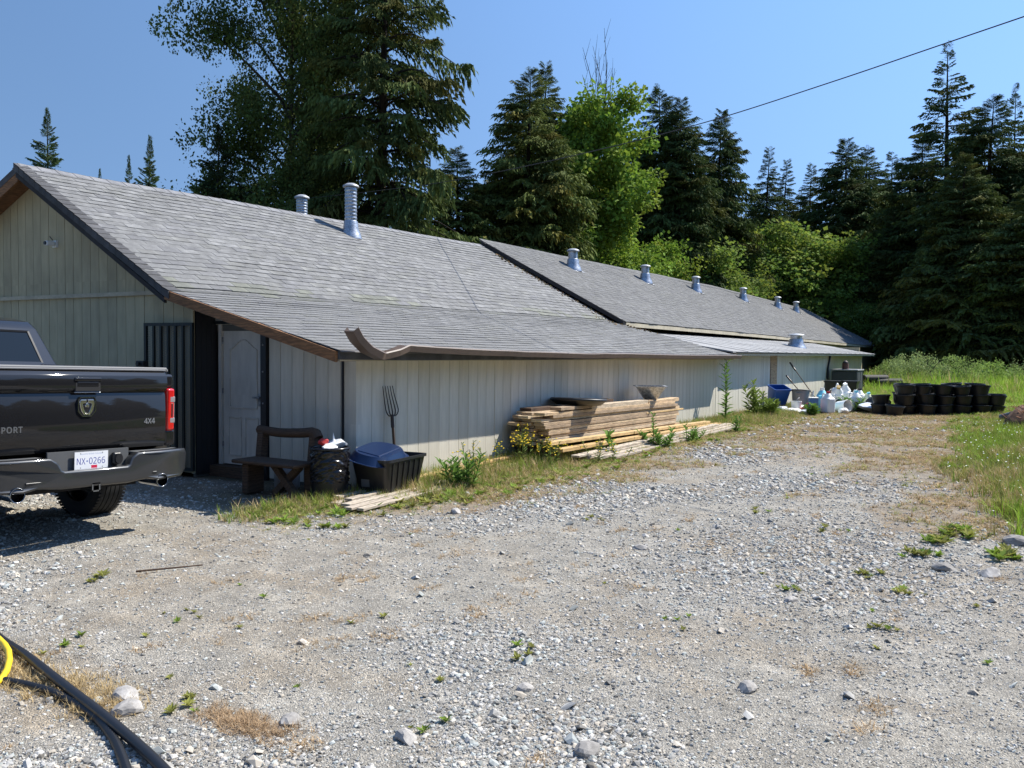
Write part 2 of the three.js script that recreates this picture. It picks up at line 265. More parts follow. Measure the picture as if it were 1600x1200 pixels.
function deck(fn, u0, u1, vs, t, base, nu = 30) { // roof board following a height function; u0/u1 functions of v
  const pos = [], idx = [], w = nu + 1, n = vs.length;
  for (const dy of [0, -t]) for (const v of vs) for (let i = 0; i <= nu; i++) { const u = lerp(u0(v), u1(v), i / nu); const p = P(u, v, fn(u, v) + dy).sub(base); pos.push(p.x, p.y, p.z); }
  const q = (a, b, c, d) => idx.push(a, b, c, a, c, d), o = w * n;
  for (let j = 0; j < n - 1; j++) for (let i = 0; i < nu; i++) { const a = j * w + i; q(a, a + 1, a + w + 1, a + w); q(o + a, o + a + w, o + a + w + 1, o + a + 1); }
  for (let j = 0; j < n - 1; j++) { const a = j * w, b = a + nu; q(a + w, a, o + a, o + a + w); q(b, b + w, o + b + w, o + b); }
  for (let i = 0; i < nu; i++) { const a = i, b = (n - 1) * w + i; q(a, o + a, o + a + 1, a + 1); q(b + 1, o + b + 1, o + b, b); }
  const g = new THREE.BufferGeometry(); g.setAttribute('position', new THREE.Float32BufferAttribute(pos, 3)); g.setIndex(idx); return uvBox(toCreasedNormals(g.toNonIndexed(), 0.5));
}
const range = (a, b, n) => Array.from({ length: n + 1 }, (_, i) => lerp(a, b, i / n));
// one shingle tab: butt end proud, head tucked in; local x along u, local -z up the slope
function tabGeo(w, l, t0, t1, tone) {
  const h = w / 2 - 0.003, g = poly([[-h, 0, 0], [h, 0, 0], [h, 0, -l], [-h, 0, -l], [-h, t0, 0], [h, t0, 0], [h, t1, -l], [-h, t1, -l]], [[4, 5, 6, 7], [0, 1, 5, 4], [1, 2, 6, 5], [3, 0, 4, 7]]);
  return setColor(g, tone[0], tone[1], tone[2]);
}
function shingleRoof(roof, base, fn, eaveV, ridgeV, uL, uR, opts) {
  const r = rng(opts.seed), tabs = []; const e = opts.exposure, w0 = 0.305;
  let v = eaveV - 0.03, row = 0;
  while (v < ridgeV - 0.05) {
    const um = (uL(v) + uR(v)) / 2, y0 = fn(um, v), y1 = fn(um, v + 0.1), th = Math.atan2(y1 - y0, 0.1), sv = Math.cos(th) * e;
    const off = (row % 2) * w0 / 2 + (r() - 0.5) * 0.06;
    for (let u = uL(v) - off; u < uR(v); u += w0) {
      const a = Math.max(u, uL(v)), b = Math.min(u + w0, uR(v)), t = r(), q = r(), z = r(); if (b - a < 0.04) continue;
      const uc = (a + b) / 2, wob = (fbm(u * 0.8, row * 0.31, 2) - 0.5) * 0.055 + (z - 0.5) * 0.012, vv = v + wob, y = fn(uc, Math.max(vv, eaveV - 0.03)), tilt = Math.atan2(fn(b, vv) - fn(a, vv), b - a);
      tabs.push({ p: P(uc, vv, y + 0.003).sub(base), th: th - 0.012 * t, tilt, w: b - a, var: opts.moss && Math.abs(vv - opts.moss) < 0.22 && fbm(u * 1.5, 9, 2) > 0.45 && t > 0.35 ? 8 + (t > 0.7) : Math.floor(q * 8), full: b - a > 0.29, d: Math.hypot(uc, vv, y) });
    }
    v += sv; row++;
  }
  const tone = (k) => { const b = opts.tone * [0.94, 0.98, 1.0, 1.02, 1.05, 0.9, 1.0, 1.09, 0.95, 0.88][k]; const c = [1, 1, 1, 1.0, 0.99, 0.97, 1.03, 1, 1.13, 1.1][k]; return [b * 1.0, b * (k > 7 ? 1.02 : 0.995), b * 0.955 * (2 - c)]; };
  const geos = Array.from({ length: 10 }, (_, k) => tabGeo(w0, e + 0.055, opts.thick * (0.8 + 0.07 * k), 0.002, tone(k)));
  tabs.sort((a, b) => a.d - b.d);
  let single = 0; const rest = [];
  for (const t of tabs) {
    const m = new THREE.Matrix4().makeRotationFromEuler(new THREE.Euler(t.th, 0, t.tilt, 'ZXY')).setPosition(t.p);
    if (t.full && single < opts.single) { single++; const o = part(roof, 'shingle', geos[t.var], M.shingle); o.applyMatrix4(m); }
    else { const g = (t.full ? geos[t.var].clone() : tabGeo(t.w, e + 0.055, opts.thick, 0.002, tone(t.var))).applyMatrix4(m); const uv = g.attributes.uv, dx = hash(t.p.x * 100, t.p.z * 100), dy = hash(t.p.z * 70, t.p.x * 90); for (let i = 0; i < uv.count; i++) uv.setXY(i, uv.getX(i) + dx, uv.getY(i) + dy); rest.push(g); }
  }
  if (rest.length) tag(part(roof, 'shingles', mergeGeometries(rest), M.shingle), null, null, null, 'stuff');
}
{
  const roof = part(shA, 'roof', deck((u, v) => roofA(u, v), () => RU, rakeB, [...range(EV, BV, 10), ...range(BV, RV, 10).slice(1)], 0.1, bA, 36), M.deck);
  shingleRoof(roof, bA, roofA, EV, RV, () => RU - 0.02, (v) => rakeB(v), { seed: 5, exposure: 0.145, single: 300, tone: 0.335, thick: 0.012, moss: BV + 0.08 });
  // ridge caps
  const rc = []; for (let u = RU; u < 19.4; u += 0.28) { const u1 = u + 0.29, f = (q, v) => roofA(q, v) + 0.022; rc.push(setColor(quadSlab([L(u, RV - 0.13, f(u, RV - 0.13)), L(u1, RV - 0.13, f(u1, RV - 0.13) - 0.006), L(u1, RV + 0.01, f(u1, RV) - 0.003), L(u, RV + 0.01, f(u, RV) + 0.004)], new V3(0, -0.012, 0)), 0.36, 0.36, 0.365), setColor(quadSlab([L(u, RV, f(u, RV)), L(u1, RV, f(u1, RV) - 0.003), L(u1, RV + 0.14, f(u1, RV) - 0.065), L(u, RV + 0.14, f(u, RV) - 0.06)], new V3(0, -0.012, 0)), 0.36, 0.36, 0.365)); }
  part(roof, 'ridge_cap', mergeGeometries(rc), M.shingle);
  // eave starter course: long strips with slanted joints
  for (let u = RU, k = 0; u < 21.2; u += 0.92, k++) part(roof, 'starter_strip', setColor(quadSlab([L(u, EV - 0.05, roofA(u, EV) - 0.006), L(Math.min(u + 0.91, 21.4), EV - 0.05, roofA(u + 0.9, EV) - 0.006), L(Math.min(u + 0.91, 21.4), EV + 0.12, roofA(u + 0.9, EV + 0.12)), L(u, EV + 0.12, roofA(u, EV + 0.12))], new V3(0, -0.012, 0)), 0.3, 0.29, 0.3), M.shingle);
  // seam where the two pitches meet
  for (let u = RU + 0.1; u < 20.3; u += 1.01) part(roof, 'seam_strip', setColor(quadSlab([L(u, BV - 0.035, roofA(u, BV - 0.035) + 0.024), L(u + 1, BV - 0.035, roofA(u + 1, BV - 0.035) + 0.024), L(u + 1, BV + 0.03, roofA(u + 1, BV + 0.03) + 0.02), L(u, BV + 0.03, roofA(u, BV + 0.03) + 0.02)], new V3(0, -0.022, 0)), 0.21, 0.21, 0.2), M.shingle);
  // back slope
  const back = (u, v) => ridgeY(u) - (v - RV) * 0.42; part(roof, 'back_slope', deck(back, () => RU, () => 20.9, range(RV, 18.9, 4), 0.1, bA, 8), M.deck);
  // dark rake edging down the steep part: short pieces of shingle bent over the edge
  const n = 26; for (let i = 0; i < n; i++) { const v0 = lerp(BV - 0.05, RV, i / n), v1 = lerp(BV - 0.05, RV, (i + 1.06) / n); part(roof, 'rake_shingle', setColor(merge([quadSlab([L(RU - 0.06, v0, roofA(RU, v0) + 0.024), L(RU + 0.13, v0, roofA(RU, v0) + 0.028), L(RU + 0.13, v1, roofA(RU, v1) + 0.016), L(RU - 0.06, v1, roofA(RU, v1) + 0.014)], new V3(0, -0.012, 0)), quadSlab([L(RU - 0.06, v0, roofA(RU, v0) + 0.022), L(RU - 0.06, v1, roofA(RU, v1) + 0.014), L(RU - 0.06, v1, roofA(RU, v1) - 0.09), L(RU - 0.06, v0, roofA(RU, v0) - 0.085)], new V3(0.012, 0, 0))]), 0.13 + 0.03 * hash(i, 3), 0.128 + 0.03 * hash(i, 3), 0.13 + 0.03 * hash(i, 3)), M.shingle); }
  // fascia boards
  const fb = (v0, v1, top, dep, m, nm) => part(roof, nm, quadSlab([L(RU - 0.045, v0, roofA(RU, v0) - top), L(RU - 0.045, v1, roofA(RU, v1) - top), L(RU - 0.045, v1, roofA(RU, v1) - top - dep), L(RU - 0.045, v0, roofA(RU, v0) - top - dep)], new V3(0.04, 0, 0)), m);
  fb(EV + 0.02, BV + 0.05, 0.012, 0.12, M.fasciaRed, 'rake_board'); fb(BV + 0.05, RV - 0.02, 0.105, 0.07, M.rakeTrim, 'rake_board');
  part(roof, 'rake_board', quadSlab([L(RU + 0.005, RV + 0.02, 4.2), L(RU + 0.005, 18.9, 1.64), L(RU + 0.005, 18.9, 1.5), L(RU + 0.005, RV + 0.02, 4.06)], new V3(0.04, 0, 0)), M.fasciaRed);
  part(roof, 'soffit', quadSlab([L(RU + 0.05, RV, 4.185), L(7.6, RV, 4.185), L(7.6, 18.8, 1.6), L(RU + 0.05, 18.8, 1.6)], new V3(0, -0.02, 0)), M.soffit);
  part(roof, 'soffit', quadSlab([L(RU + 0.05, BV, roofA(RU, BV) - 0.11), L(7.6, BV, roofA(RU, BV) - 0.11), L(7.6, RV - 0.03, 4.17), L(RU + 0.05, RV - 0.03, 4.17)], new V3(0, -0.02, 0)), M.soffit);
  part(roof, 'soffit', quadSlab([L(RU + 0.05, EV + 0.05, roofA(RU, EV) - 0.105), L(7.92, EV + 0.05, roofA(RU, EV) - 0.105), L(7.92, BV, roofA(RU, BV) - 0.11), L(RU + 0.05, BV, roofA(RU, BV) - 0.11)], new V3(0, -0.015, 0)), M.soffit);
  // pale eave board behind the gutter
  part(roof, 'eave_board', quadSlab([L(RU + 0.02, EV + 0.01, 1.648), L(21.38, EV + 0.01, 1.59), L(21.38, EV + 0.01, 1.48), L(RU + 0.02, EV + 0.01, 1.545)], P(0, 0.025)), M.paleTrim);
  part(roof, 'soffit', quadSlab([L(7.95, EV + 0.04, 1.55), L(21.3, EV + 0.04, 1.49), L(21.3, 6.97, 1.53), L(7.95, 6.97, 1.57)], new V3(0, 0.012, 0)), M.paleTrim);
}
// corrugated-edge panel: flat pan with a raised rib on its right edge; local x width, y 0..1, faces +z
function panelShape(w, rib) { const s = new THREE.Shape(); s.moveTo(-w / 2 + 0.004, -0.012); s.lineTo(-w / 2 + 0.004, 0.004); s.lineTo(w / 2 - 0.034, 0.004); s.lineTo(w / 2 - 0.026, rib); s.lineTo(w / 2 - 0.012, rib); s.lineTo(w / 2 - 0.004, 0.002); s.lineTo(w / 2 - 0.004, -0.012); s.closePath(); return s; }
function panelGeo(w, rib) { const g = new THREE.ExtrudeGeometry(panelShape(w, rib), { depth: 1, bevelEnabled: false }); g.rotateX(-Math.PI / 2); return uvBox(g); }
function longWall(parent, base, u0, u1, v, y0, topFn, w, rib, mats, seed) {
  const back = part(parent, 'wall', merge([slab(base, u0, u1, -0.05, topFn((u0 + u1) / 2) - 0.02, v + 0.014, v + 0.1)]), M.backing), g = panelGeo(w, rib), r = rng(seed), n = Math.round((u1 - u0) / w);
  for (let i = 0; i < n; i++) { const uc = u0 + w * (i + 0.5), m = part(back, 'panel', g, mats[r() < 0.78 ? 0 : 1]), t = topFn(uc); m.position.copy(P(uc, v + (r() - 0.5) * 0.005, y0).sub(base)); m.scale.set(1, t - y0, 1); m.rotation.y = (r() - 0.5) * 0.008; }
  return back;
}
{
  longWall(shA, bA, 7.97, 21.07, 6.98, 0.03, (u) => 1.555 - (u - 7.9) * 0.004, 0.2298, 0.019, [M.siding, M.sidingWorn], 21);
  // gable end (faces away from the sun); boards with grooves; panel bodies clipped to the slope
  const gw = part(shA, 'gable_wall', merge([poly([[7.63, 9.45], [7.63, 18.7], [7.63, 12.8]].length ? [L(7.63, 9.44, 0).toArray(), L(7.63, 18.6, 0).toArray(), L(7.63, 18.6, 1.6).toArray(), L(7.63, RV, 4.12).toArray(), L(7.63, 9.44, 2.2).toArray()] : [], [[0, 1, 2, 3, 4], [4, 3, 2, 1, 0]])]), M.backing);
  const r = rng(31), top = (v) => v <= RV ? roofA(RU, Math.min(v, RV)) - 0.12 : ridgeY(RU) - (v - RV) * 0.42 - 0.12;
  const board = (u, v0, v1, y0, y1a, y1b, m, parent, nm = 'panel') => part(parent, nm, quadSlab([L(u, v0, y0), L(u, v1, y0), L(u, v1, y1b), L(u, v0, y1a)], new V3(0.025, 0, 0)), m);
  for (let v = 9.43; v < 18.4; v += 0.2) { const v1 = v + 0.192, dz = (r() - 0.5) * 0.004, m = r() < 0.75 ? M.gable : M.gableWorn; board(7.6 + dz, v, v1, 0.05, Math.min(2.395, top(v)), Math.min(2.395, top(v1)), m, gw); if (top(v1) > 2.45) board(7.605 + dz, v, v1, 2.4, Math.max(2.41, top(v)), top(v1), m, gw); }
  part(gw, 'trim_strip', slab(bA, 7.56, 7.6, 2.375, 2.43, 9.86, 18.4), M.paleTrim);
  part(gw, 'corner_board', slab(bA, 7.575, 7.6, 0.05, 2.2, 9.415, 9.46), M.gable);
  part(shA, 'back_wall', merge([slab(bA, 7.7, 20.8, 0, 1.6, 18.5, 18.6), slab(bA, 20.7, 20.8, 0, 1.55, 7.1, 18.5)]), M.gable);
  // short return wall of dark steel beside the doorway
  const rw = part(shA, 'return_wall', slab(bA, 7.61, 7.95, 0.0, 2.2, 9.43, 9.47), M.backing);
  for (let i = 0; i < 4; i++) part(rw, 'panel', slab(bA, 7.615 + i * 0.083, 7.615 + i * 0.083 + 0.078, 0.03, 2.18, 9.408, 9.43), M.blackSteel);
  // doorway wall
  const dw = part(shA, 'doorway_wall', merge([slab(bA, 7.96, 8.04, -0.05, 1.5, 6.99, 8.46), slab(bA, 7.96, 8.04, 1.9, 2.12, 8.46, 9.43), slab(bA, 8.06, 8.1, 0, 2.1, 8.4, 9.7)]), M.backing);
  const pg = panelGeo(0.2, 0.014); for (let i = 0; i < 7; i++) { const v0 = 8.43 - i * 0.2 - 0.1, t = top(v0) - 0.02, m = part(dw, 'panel', pg, i % 3 ? M.siding : M.sidingWorn); m.rotation.y = -Math.PI / 2; m.position.copy(L(7.95, v0, 0.03)); m.scale.set(1, t - 0.03, 1); }
  part(dw, 'corner_post', slab(bA, 7.92, 7.955, 0.02, 1.63, 7.17, 7.20), M.blackSteel);
  part(dw, 'corner_board', merge([slab(bA, 7.915, 7.945, 0.02, 1.56, 6.985, 7.08), slab(bA, 7.905, 8.0, 0.02, 1.55, 6.955, 6.985)]), M.siding);
  part(dw, 'lintel', slab(bA, 7.93, 7.97, 1.985, 2.11, 8.46, 9.43), M.siding);
  part(dw, 'door_post', slab(bA, 7.9, 7.985, 0.0, 1.97, 8.45, 8.545), M.blackSteel);
  for (const y of [0.55, 0.98, 1.38, 1.72]) part(dw, 'bolt', new THREE.SphereGeometry(0.012, 8, 6).translate(7.9 - bA.x, y, -8.5 - bA.z), M.zincPale);
  part(dw, 'sill', slab(bA, 7.82, 8.0, 0.0, 0.14, 8.5, 9.43), M.oldWood);
  // white panel door
  const dr = piece(shA, 'door', P(7.97, 8.93, 0.155), 'white panelled house door with an arched upper panel');
  const dl = (a, b, y0, y1, d0, d1) => box(d1 - d0, y1 - y0, b - a, (d0 + d1) / 2, (y0 + y1) / 2, -(a + b) / 2);
  part(dr, 'slab', dl(-0.375, 0.375, 0, 1.83, 0, 0.04), M.doorWhite);
  part(dr, 'jamb', merge([dl(0.385, 0.44, -0.01, 1.87, -0.03, 0.05), dl(-0.385, 0.385, 1.835, 1.87, -0.03, 0.05)]), M.doorWhite);
  const frame = (pts) => { const g = []; for (let i = 0; i < pts.length; i++) { const [a, y] = pts[i], [b, z] = pts[(i + 1) % pts.length]; g.push(bar(new V3(-0.005, y, -a), new V3(-0.005, z, -b), 0.018, 0.018)); } return merge(g); };
  const arch = [[-0.25, 0.75], [-0.25, 1.5]]; for (let i = 0; i <= 10; i++) { const t = i / 10; arch.push([lerp(-0.25, 0.25, t), 1.5 + 0.13 * Math.pow(Math.sin(t * Math.PI), 1.6)]); } arch.push([0.25, 1.5], [0.25, 0.75]);
  part(dr, 'moulding', frame(arch), M.doorWhite); part(dr, 'moulding', frame([[-0.27, 0.12], [-0.27, 0.62], [-0.04, 0.62], [-0.04, 0.12]]), M.doorWhite); part(dr, 'moulding', frame([[0.04, 0.12], [0.04, 0.62], [0.27, 0.62], [0.27, 0.12]]), M.doorWhite);
  part(dr, 'handle', merge([box(0.03, 0.16, 0.045, -0.012, 0.86, 0.32), box(0.03, 0.02, 0.12, -0.05, 0.89, 0.29)]), M.zinc);
  for (const y of [0.25, 0.95, 1.62]) part(dr, 'hinge', box(0.02, 0.09, 0.02, -0.01, y, -0.385), M.zinc);
  // the open security gate, folded back against the gable
  const gt = piece(shA, 'security_gate', P(7.57, 9.43), 'black steel bar gate with expanded mesh standing open', 0.1);
  const gb = (z0, z1, y0, y1, x = 0, w = 0.03) => box(w, y1 - y0, Math.abs(z1 - z0), x, (y0 + y1) / 2, (z0 + z1) / 2);
  part(gt, 'frame', merge([gb(-0.84, -0.8, 0.08, 2.0, 0, 0.04), gb(-0.02, 0.02, 0.08, 2.0, 0, 0.04), gb(-0.8, -0.02, 1.96, 2.0, 0, 0.04), gb(-0.8, -0.02, 0.08, 0.12, 0, 0.04)]), M.greenSteel);
  for (let i = 1; i < 6; i++) part(gt, 'bar', gb(-0.8 + i * 0.13 - 0.015, -0.8 + i * 0.13 + 0.015, 0.12, 1.96, -0.005, 0.03), M.greenSteel);
  const mesh = []; for (let i = 0; i < 11; i++) for (let j = 0; j < 56; j++) { const z = -0.8 + 0.0705 * i, y = 0.12 + 0.033 * j; mesh.push(bar(new V3(0.012, y, z), new V3(0.012, y + 0.0165, z + 0.035), 0.0035), bar(new V3(0.012, y + 0.0165, z + 0.035), new V3(0.012, y + 0.033, z), 0.0035)); if (i < 10) mesh.push(bar(new V3(0.012, y + 0.0165, z + 0.035), new V3(0.012, y, z + 0.0705), 0.0035), bar(new V3(0.012, y + 0.0165, z + 0.035), new V3(0.012, y + 0.033, z + 0.0705), 0.0035)); }
  part(gt, 'expanded_mesh', merge(mesh), M.zincPale);
  part(gt, 'lock_box', merge([rbox(0.09, 0.08, 0.14, 0.01, -0.05, 1.46, -0.84), new THREE.CylinderGeometry(0.025, 0.025, 0.05, 12).rotateZ(Math.PI / 2).translate(-0.11, 1.46, -0.84)]), M.blackSteel);
  part(dw, 'header_bar', slab(bA, 7.9, 7.93, 1.99, 2.03, 8.5, 9.42), M.greenSteel);
  // floodlight-style camera on the gable
  const cm = thing('wall_camera', 'small white security camera high on the beige gable wall', 'camera', P(7.59, 12.44, 3.14));
  part(cm, 'mount', box(0.03, 0.1, 0.1, 0, 0.03, 0), M.whitePlastic); part(cm, 'housing', rbox(0.13, 0.075, 0.08, 0.02, -0.09, 0.03, 0.01), M.whitePlastic); part(cm, 'lens', new THREE.CylinderGeometry(0.026, 0.026, 0.02, 14).rotateZ(Math.PI / 2).translate(-0.16, 0.03, 0.01), M.blackPlastic); part(cm, 'cable', tube([new V3(0, 0.06, -0.02), new V3(-0.03, 0.12, -0.06), new V3(-0.01, 0.15, -0.12)], 0.006, 8, 5), M.cable);
  // the gutter: hangs loose at its near end
  const gp = [[7.27, 1.9], [7.36, 1.79], [7.52, 1.68], [7.72, 1.612], [7.8, 1.605], [8.06, 1.645], [8.27, 1.695], [8.4, 1.69], [8.84, 1.665], [10.01, 1.645], [11.4, 1.61], [12.65, 1.6], [14.7, 1.585], [16.86, 1.56], [19, 1.555], [21.4, 1.545]];
  const curve = new THREE.CatmullRomCurve3(gp.map(([u, y], i) => P(u, i < 4 ? 6.46 : i < 6 ? 6.49 : 6.52, y + (i < 8 ? 0 : 0.012)))), prof = [[0.082, 0.03], [0.086, 0.03], [0.08, -0.045], [-0.058, -0.05], [-0.082, 0.02], [-0.072, 0.034], [-0.07, 0.03], [-0.076, 0.018], [-0.054, -0.044], [0.076, -0.04]];
  curve.curveType = 'catmullrom'; curve.tension = 0.2; const NS = 260, pos = [], idx = [], q = new V3(), tg = new V3();
  for (let i = 0; i <= NS; i++) { const t = Math.pow(i / NS, 1.7); curve.getPoint(t, q); curve.getTangent(t, tg); const up = new V3().crossVectors(tg, new V3(0, 0, 1)).normalize(); if (up.y < 0) up.negate(); const wob = (fbm(q.x * 1.3, 4, 2) - 0.5) * 0.02; for (const [a, b] of prof) pos.push(q.x + up.x * b, q.y + up.y * b + wob, q.z - a); }
  const np = prof.length; for (let i = 0; i < NS; i++) for (let k = 0; k < np; k++) { const a = i * np + k, b = i * np + (k + 1) % np; idx.push(a, b, a + np, b, b + np, a + np); }
  for (const o of [0, NS * np]) for (const [a, b, c] of [[0, 1, 2], [0, 2, 9], [9, 2, 3], [9, 3, 8], [8, 3, 4], [8, 4, 7], [7, 4, 5], [7, 5, 6]]) idx.push(o + a, o + b, o + c);
  const gg = new THREE.BufferGeometry(); gg.setAttribute('position', new THREE.Float32BufferAttribute(pos, 3)); gg.setIndex(idx);
  const gut = piece(shA, 'gutter', P(8, 6.55, 1.6), 'brown metal gutter, its near end torn loose and bent upward');
  part(gut, 'channel', uvBox(toCreasedNormals(gg.toNonIndexed(), 0.4)).translate(-8, -1.6, 6.55), M.gutter);
  for (let u = 9.5; u < 21; u += 1.15) part(gut, 'hanger', box(0.02, 0.006, 0.12, u - 8, 1.63 - (u - 9.5) * 0.006 - 1.6, 0.0), M.gutter);
  // debris on the roof along the joint
  const rr = rng(404), lf = []; for (let i = 0; i < 260; i++) { const v = lerp(8.3, 12.4, Math.pow(rr(), 0.8)), u = rakeB(v) - 0.03 - rr() * rr() * (v < 9.6 ? 0.9 : 0.45), s = 0.014 + rr() * 0.03; lf.push([TM(P(u, v, roofA(u, v) + 0.022), eul(rr(), rr() * 6, rr()), new V3(s, s * 0.35, s * 0.8)), lin(0.09 + rr() * 0.08, 0.06 + rr() * 0.04, 0.03)]); }
  tag(instanced(scene, 'leaf_litter', rockGeo(55), M.stone, lf), 'brown dead leaves and cones caught along the roof step', 'leaf litter', null, 'stuff');
}

// ---------- the longer, higher section behind, with its flat lean-to ----------
const shB = thing('long_shed', 'long grey-roofed shed section stretching away, with a flat lean-to along its front', 'shed', P(21.1, 6.98));
const bB = shB.position, LB = (u, v, y) => P(u, v, y).sub(bB);
const eaveBY = (u) => lerp(2.4, 2.06, sm(20, 60, u) * 0.6 + 0.4 * (u - 20) / 40), ridgeBY = (u) => 4.5 - Math.max(0, u - 38) * 0.016;
const farB = (v) => lerp(59.3, 55.6, (v - 9.2) / (RV - 9.2));
const roofB = (u, v) => lerp(eaveBY(u), ridgeBY(u), (v - 9.2) / (RV - 9.2)) + sag(u + 50, v) * 0.8 + 0.02;
{
  const roof = part(shB, 'roof', deck(roofB, rakeB, farB, range(9.2, RV, 10), 0.09, bB, 50), M.deck);
  shingleRoof(roof, bB, roofB, 9.2, RV, (v) => rakeB(v) - 0.02, farB, { seed: 9, exposure: 0.145, single: 60, tone: 0.235, thick: 0.011 });
  part(roof, 'back_slope', deck((u, v) => ridgeBY(u) - (v - RV) * 0.58, () => 19.5, () => 57, range(RV, 16.2, 4), 0.09, bB, 10), M.deck);
  part(roof, 'ridge_cap', merge([quadSlab([LB(19.4, RV - 0.14, 4.45), LB(38, RV - 0.14, 4.46), LB(38, RV + 0.05, 4.53), LB(19.4, RV + 0.05, 4.535)], new V3(0, -0.015, 0)), quadSlab([LB(38, RV - 0.14, 4.46), LB(55.6, RV - 0.14, 4.18), LB(55.6, RV + 0.05, 4.25), LB(38, RV + 0.05, 4.53)], new V3(0, -0.015, 0))]), M.deck);
  part(roof, 'rake_board', quadSlab([LB(20.53, 9.2, roofB(20.55, 9.2) + 0.012), LB(19.43, RV, roofB(19.45, RV) + 0.012), LB(19.43, RV, roofB(19.45, RV) - 0.1), LB(20.53, 9.2, roofB(20.55, 9.2) - 0.1)], new V3(-0.03, 0, 0)), M.rakeTrim);
  for (let i = 0; i < 8; i++) { const a = lerp(20.6, 59, i / 8), b = lerp(20.6, 59, (i + 0.995) / 8); part(roof, 'eave_board', quadSlab([LB(a, 9.17, roofB(a, 9.2) - 0.03), LB(b, 9.17, roofB(b, 9.2) - 0.03), LB(b, 9.17, roofB(b, 9.2) - 0.13), LB(a, 9.17, roofB(a, 9.2) - 0.13)], P(0, 0.03)), M.paleTrim); }
  part(shB, 'upper_wall', merge([slab(bB, 20.8, 58.6, 0, 2.1, 9.5, 9.6), slab(bB, 58.5, 58.6, 0, 2.1, 9.6, 16), slab(bB, 20.8, 58.6, 0, 2.3, 16, 16.1)]), M.gable);
  part(shB, 'end_gable', poly([LB(58.55, 9.5, 2.1), LB(58.55, 16.1, 2.1), LB(56.2, 12.8, 4.1)].map((p) => p.toArray()), [[0, 1, 2], [2, 1, 0]]), M.gable);
  // lean-to
  const cy = (u, v) => lerp(1.685 - (u - 21) * 0.0036, 2.2 - Math.max(0, u - 21) * 0.004, (v - 6.6) / (9.45 - 6.6)) + 0.012 * (fbm(u * 0.5, v, 2) - 0.5);
  const lr = part(shB, 'lean_to_roof', deck(cy, (v) => rakeB(v) - 0.25, () => 41.6, range(6.6, 9.45, 6), 0.035, bB, 40), M.rollRoof);
  for (let u = 22.4; u < 41.5; u += 0.98) part(lr, 'seam', quadSlab([LB(u, 6.58, cy(u, 6.6) + 0.006), LB(u + 0.05, 6.58, cy(u, 6.6) + 0.006), LB(u + 0.05, 9.4, cy(u, 9.4) + 0.006), LB(u, 9.4, cy(u, 9.4) + 0.006)], new V3(0, -0.008, 0)), M.rollRoof);
  part(lr, 'eave_board', quadSlab([LB(21.45, 6.62, 1.64), LB(41.55, 6.62, 1.57), LB(41.55, 6.62, 1.53), LB(21.45, 6.62, 1.58)], P(0, 0.03)), M.paleTrim);
  part(lr, 'drip_edge', quadSlab([LB(21.45, 6.585, 1.672), LB(41.6, 6.585, 1.6), LB(41.6, 6.585, 1.585), LB(21.45, 6.585, 1.655)], P(0, 0.012)), M.blackSteel);
  const top = (u) => 1.6 - (u - 21) * 0.0033;
  longWall(shB, bB, 21.16, 26.06, 7.02, 0.05, top, 0.2333, 0.02, [M.siding, M.sidingWorn], 61);
  longWall(shB, bB, 26.85, 33.9, 7.02, 0.05, top, 0.235, 0.02, [M.siding, M.sidingWorn], 62);
  longWall(shB, bB, 33.95, 41.35, 7.1, 0.05, top, 0.3083, 0.012, [M.gable, M.gableWorn], 63);
  part(shB, 'corner_post', slab(bB, 21.02, 21.15, 0.03, 1.6, 6.96, 7.05), M.siding);
  part(shB, 'wood_panel', slab(bB, 26.12, 26.8, 0.05, 1.57, 7.0, 7.04), std(lin(0.68, 0.5, 0.33), 0.8, { map: woodMap }));
  part(shB, 'door_gap', slab(bB, 26.06, 26.11, 0.05, 1.57, 7.03, 7.05), M.blackSteel);
  part(shB, 'base_board', slab(bB, 21.1, 33.9, -0.05, 0.07, 6.96, 7.0), M.oldWood);
  part(shB, 'end_wall', slab(bB, 41.3, 41.36, 0, 1.9, 7.2, 9.5), M.gable);
  part(shB, 'downpipe', tube([LB(33.9, 6.93, 1.56), LB(33.88, 6.94, 1.4), LB(33.75, 6.96, 1.1), LB(33.7, 6.96, 0.7)], 0.04, 12, 8), M.blackPlastic);
  for (let i = 0; i < 5; i++) part(shB, 'knot', new THREE.CylinderGeometry(0.018, 0.018, 0.004, 10).rotateX(Math.PI / 2).translate(...LB(26.45 + 0.04 * (i % 2), 6.998, 0.5 + i * 0.2).toArray()), M.oldWood);
}
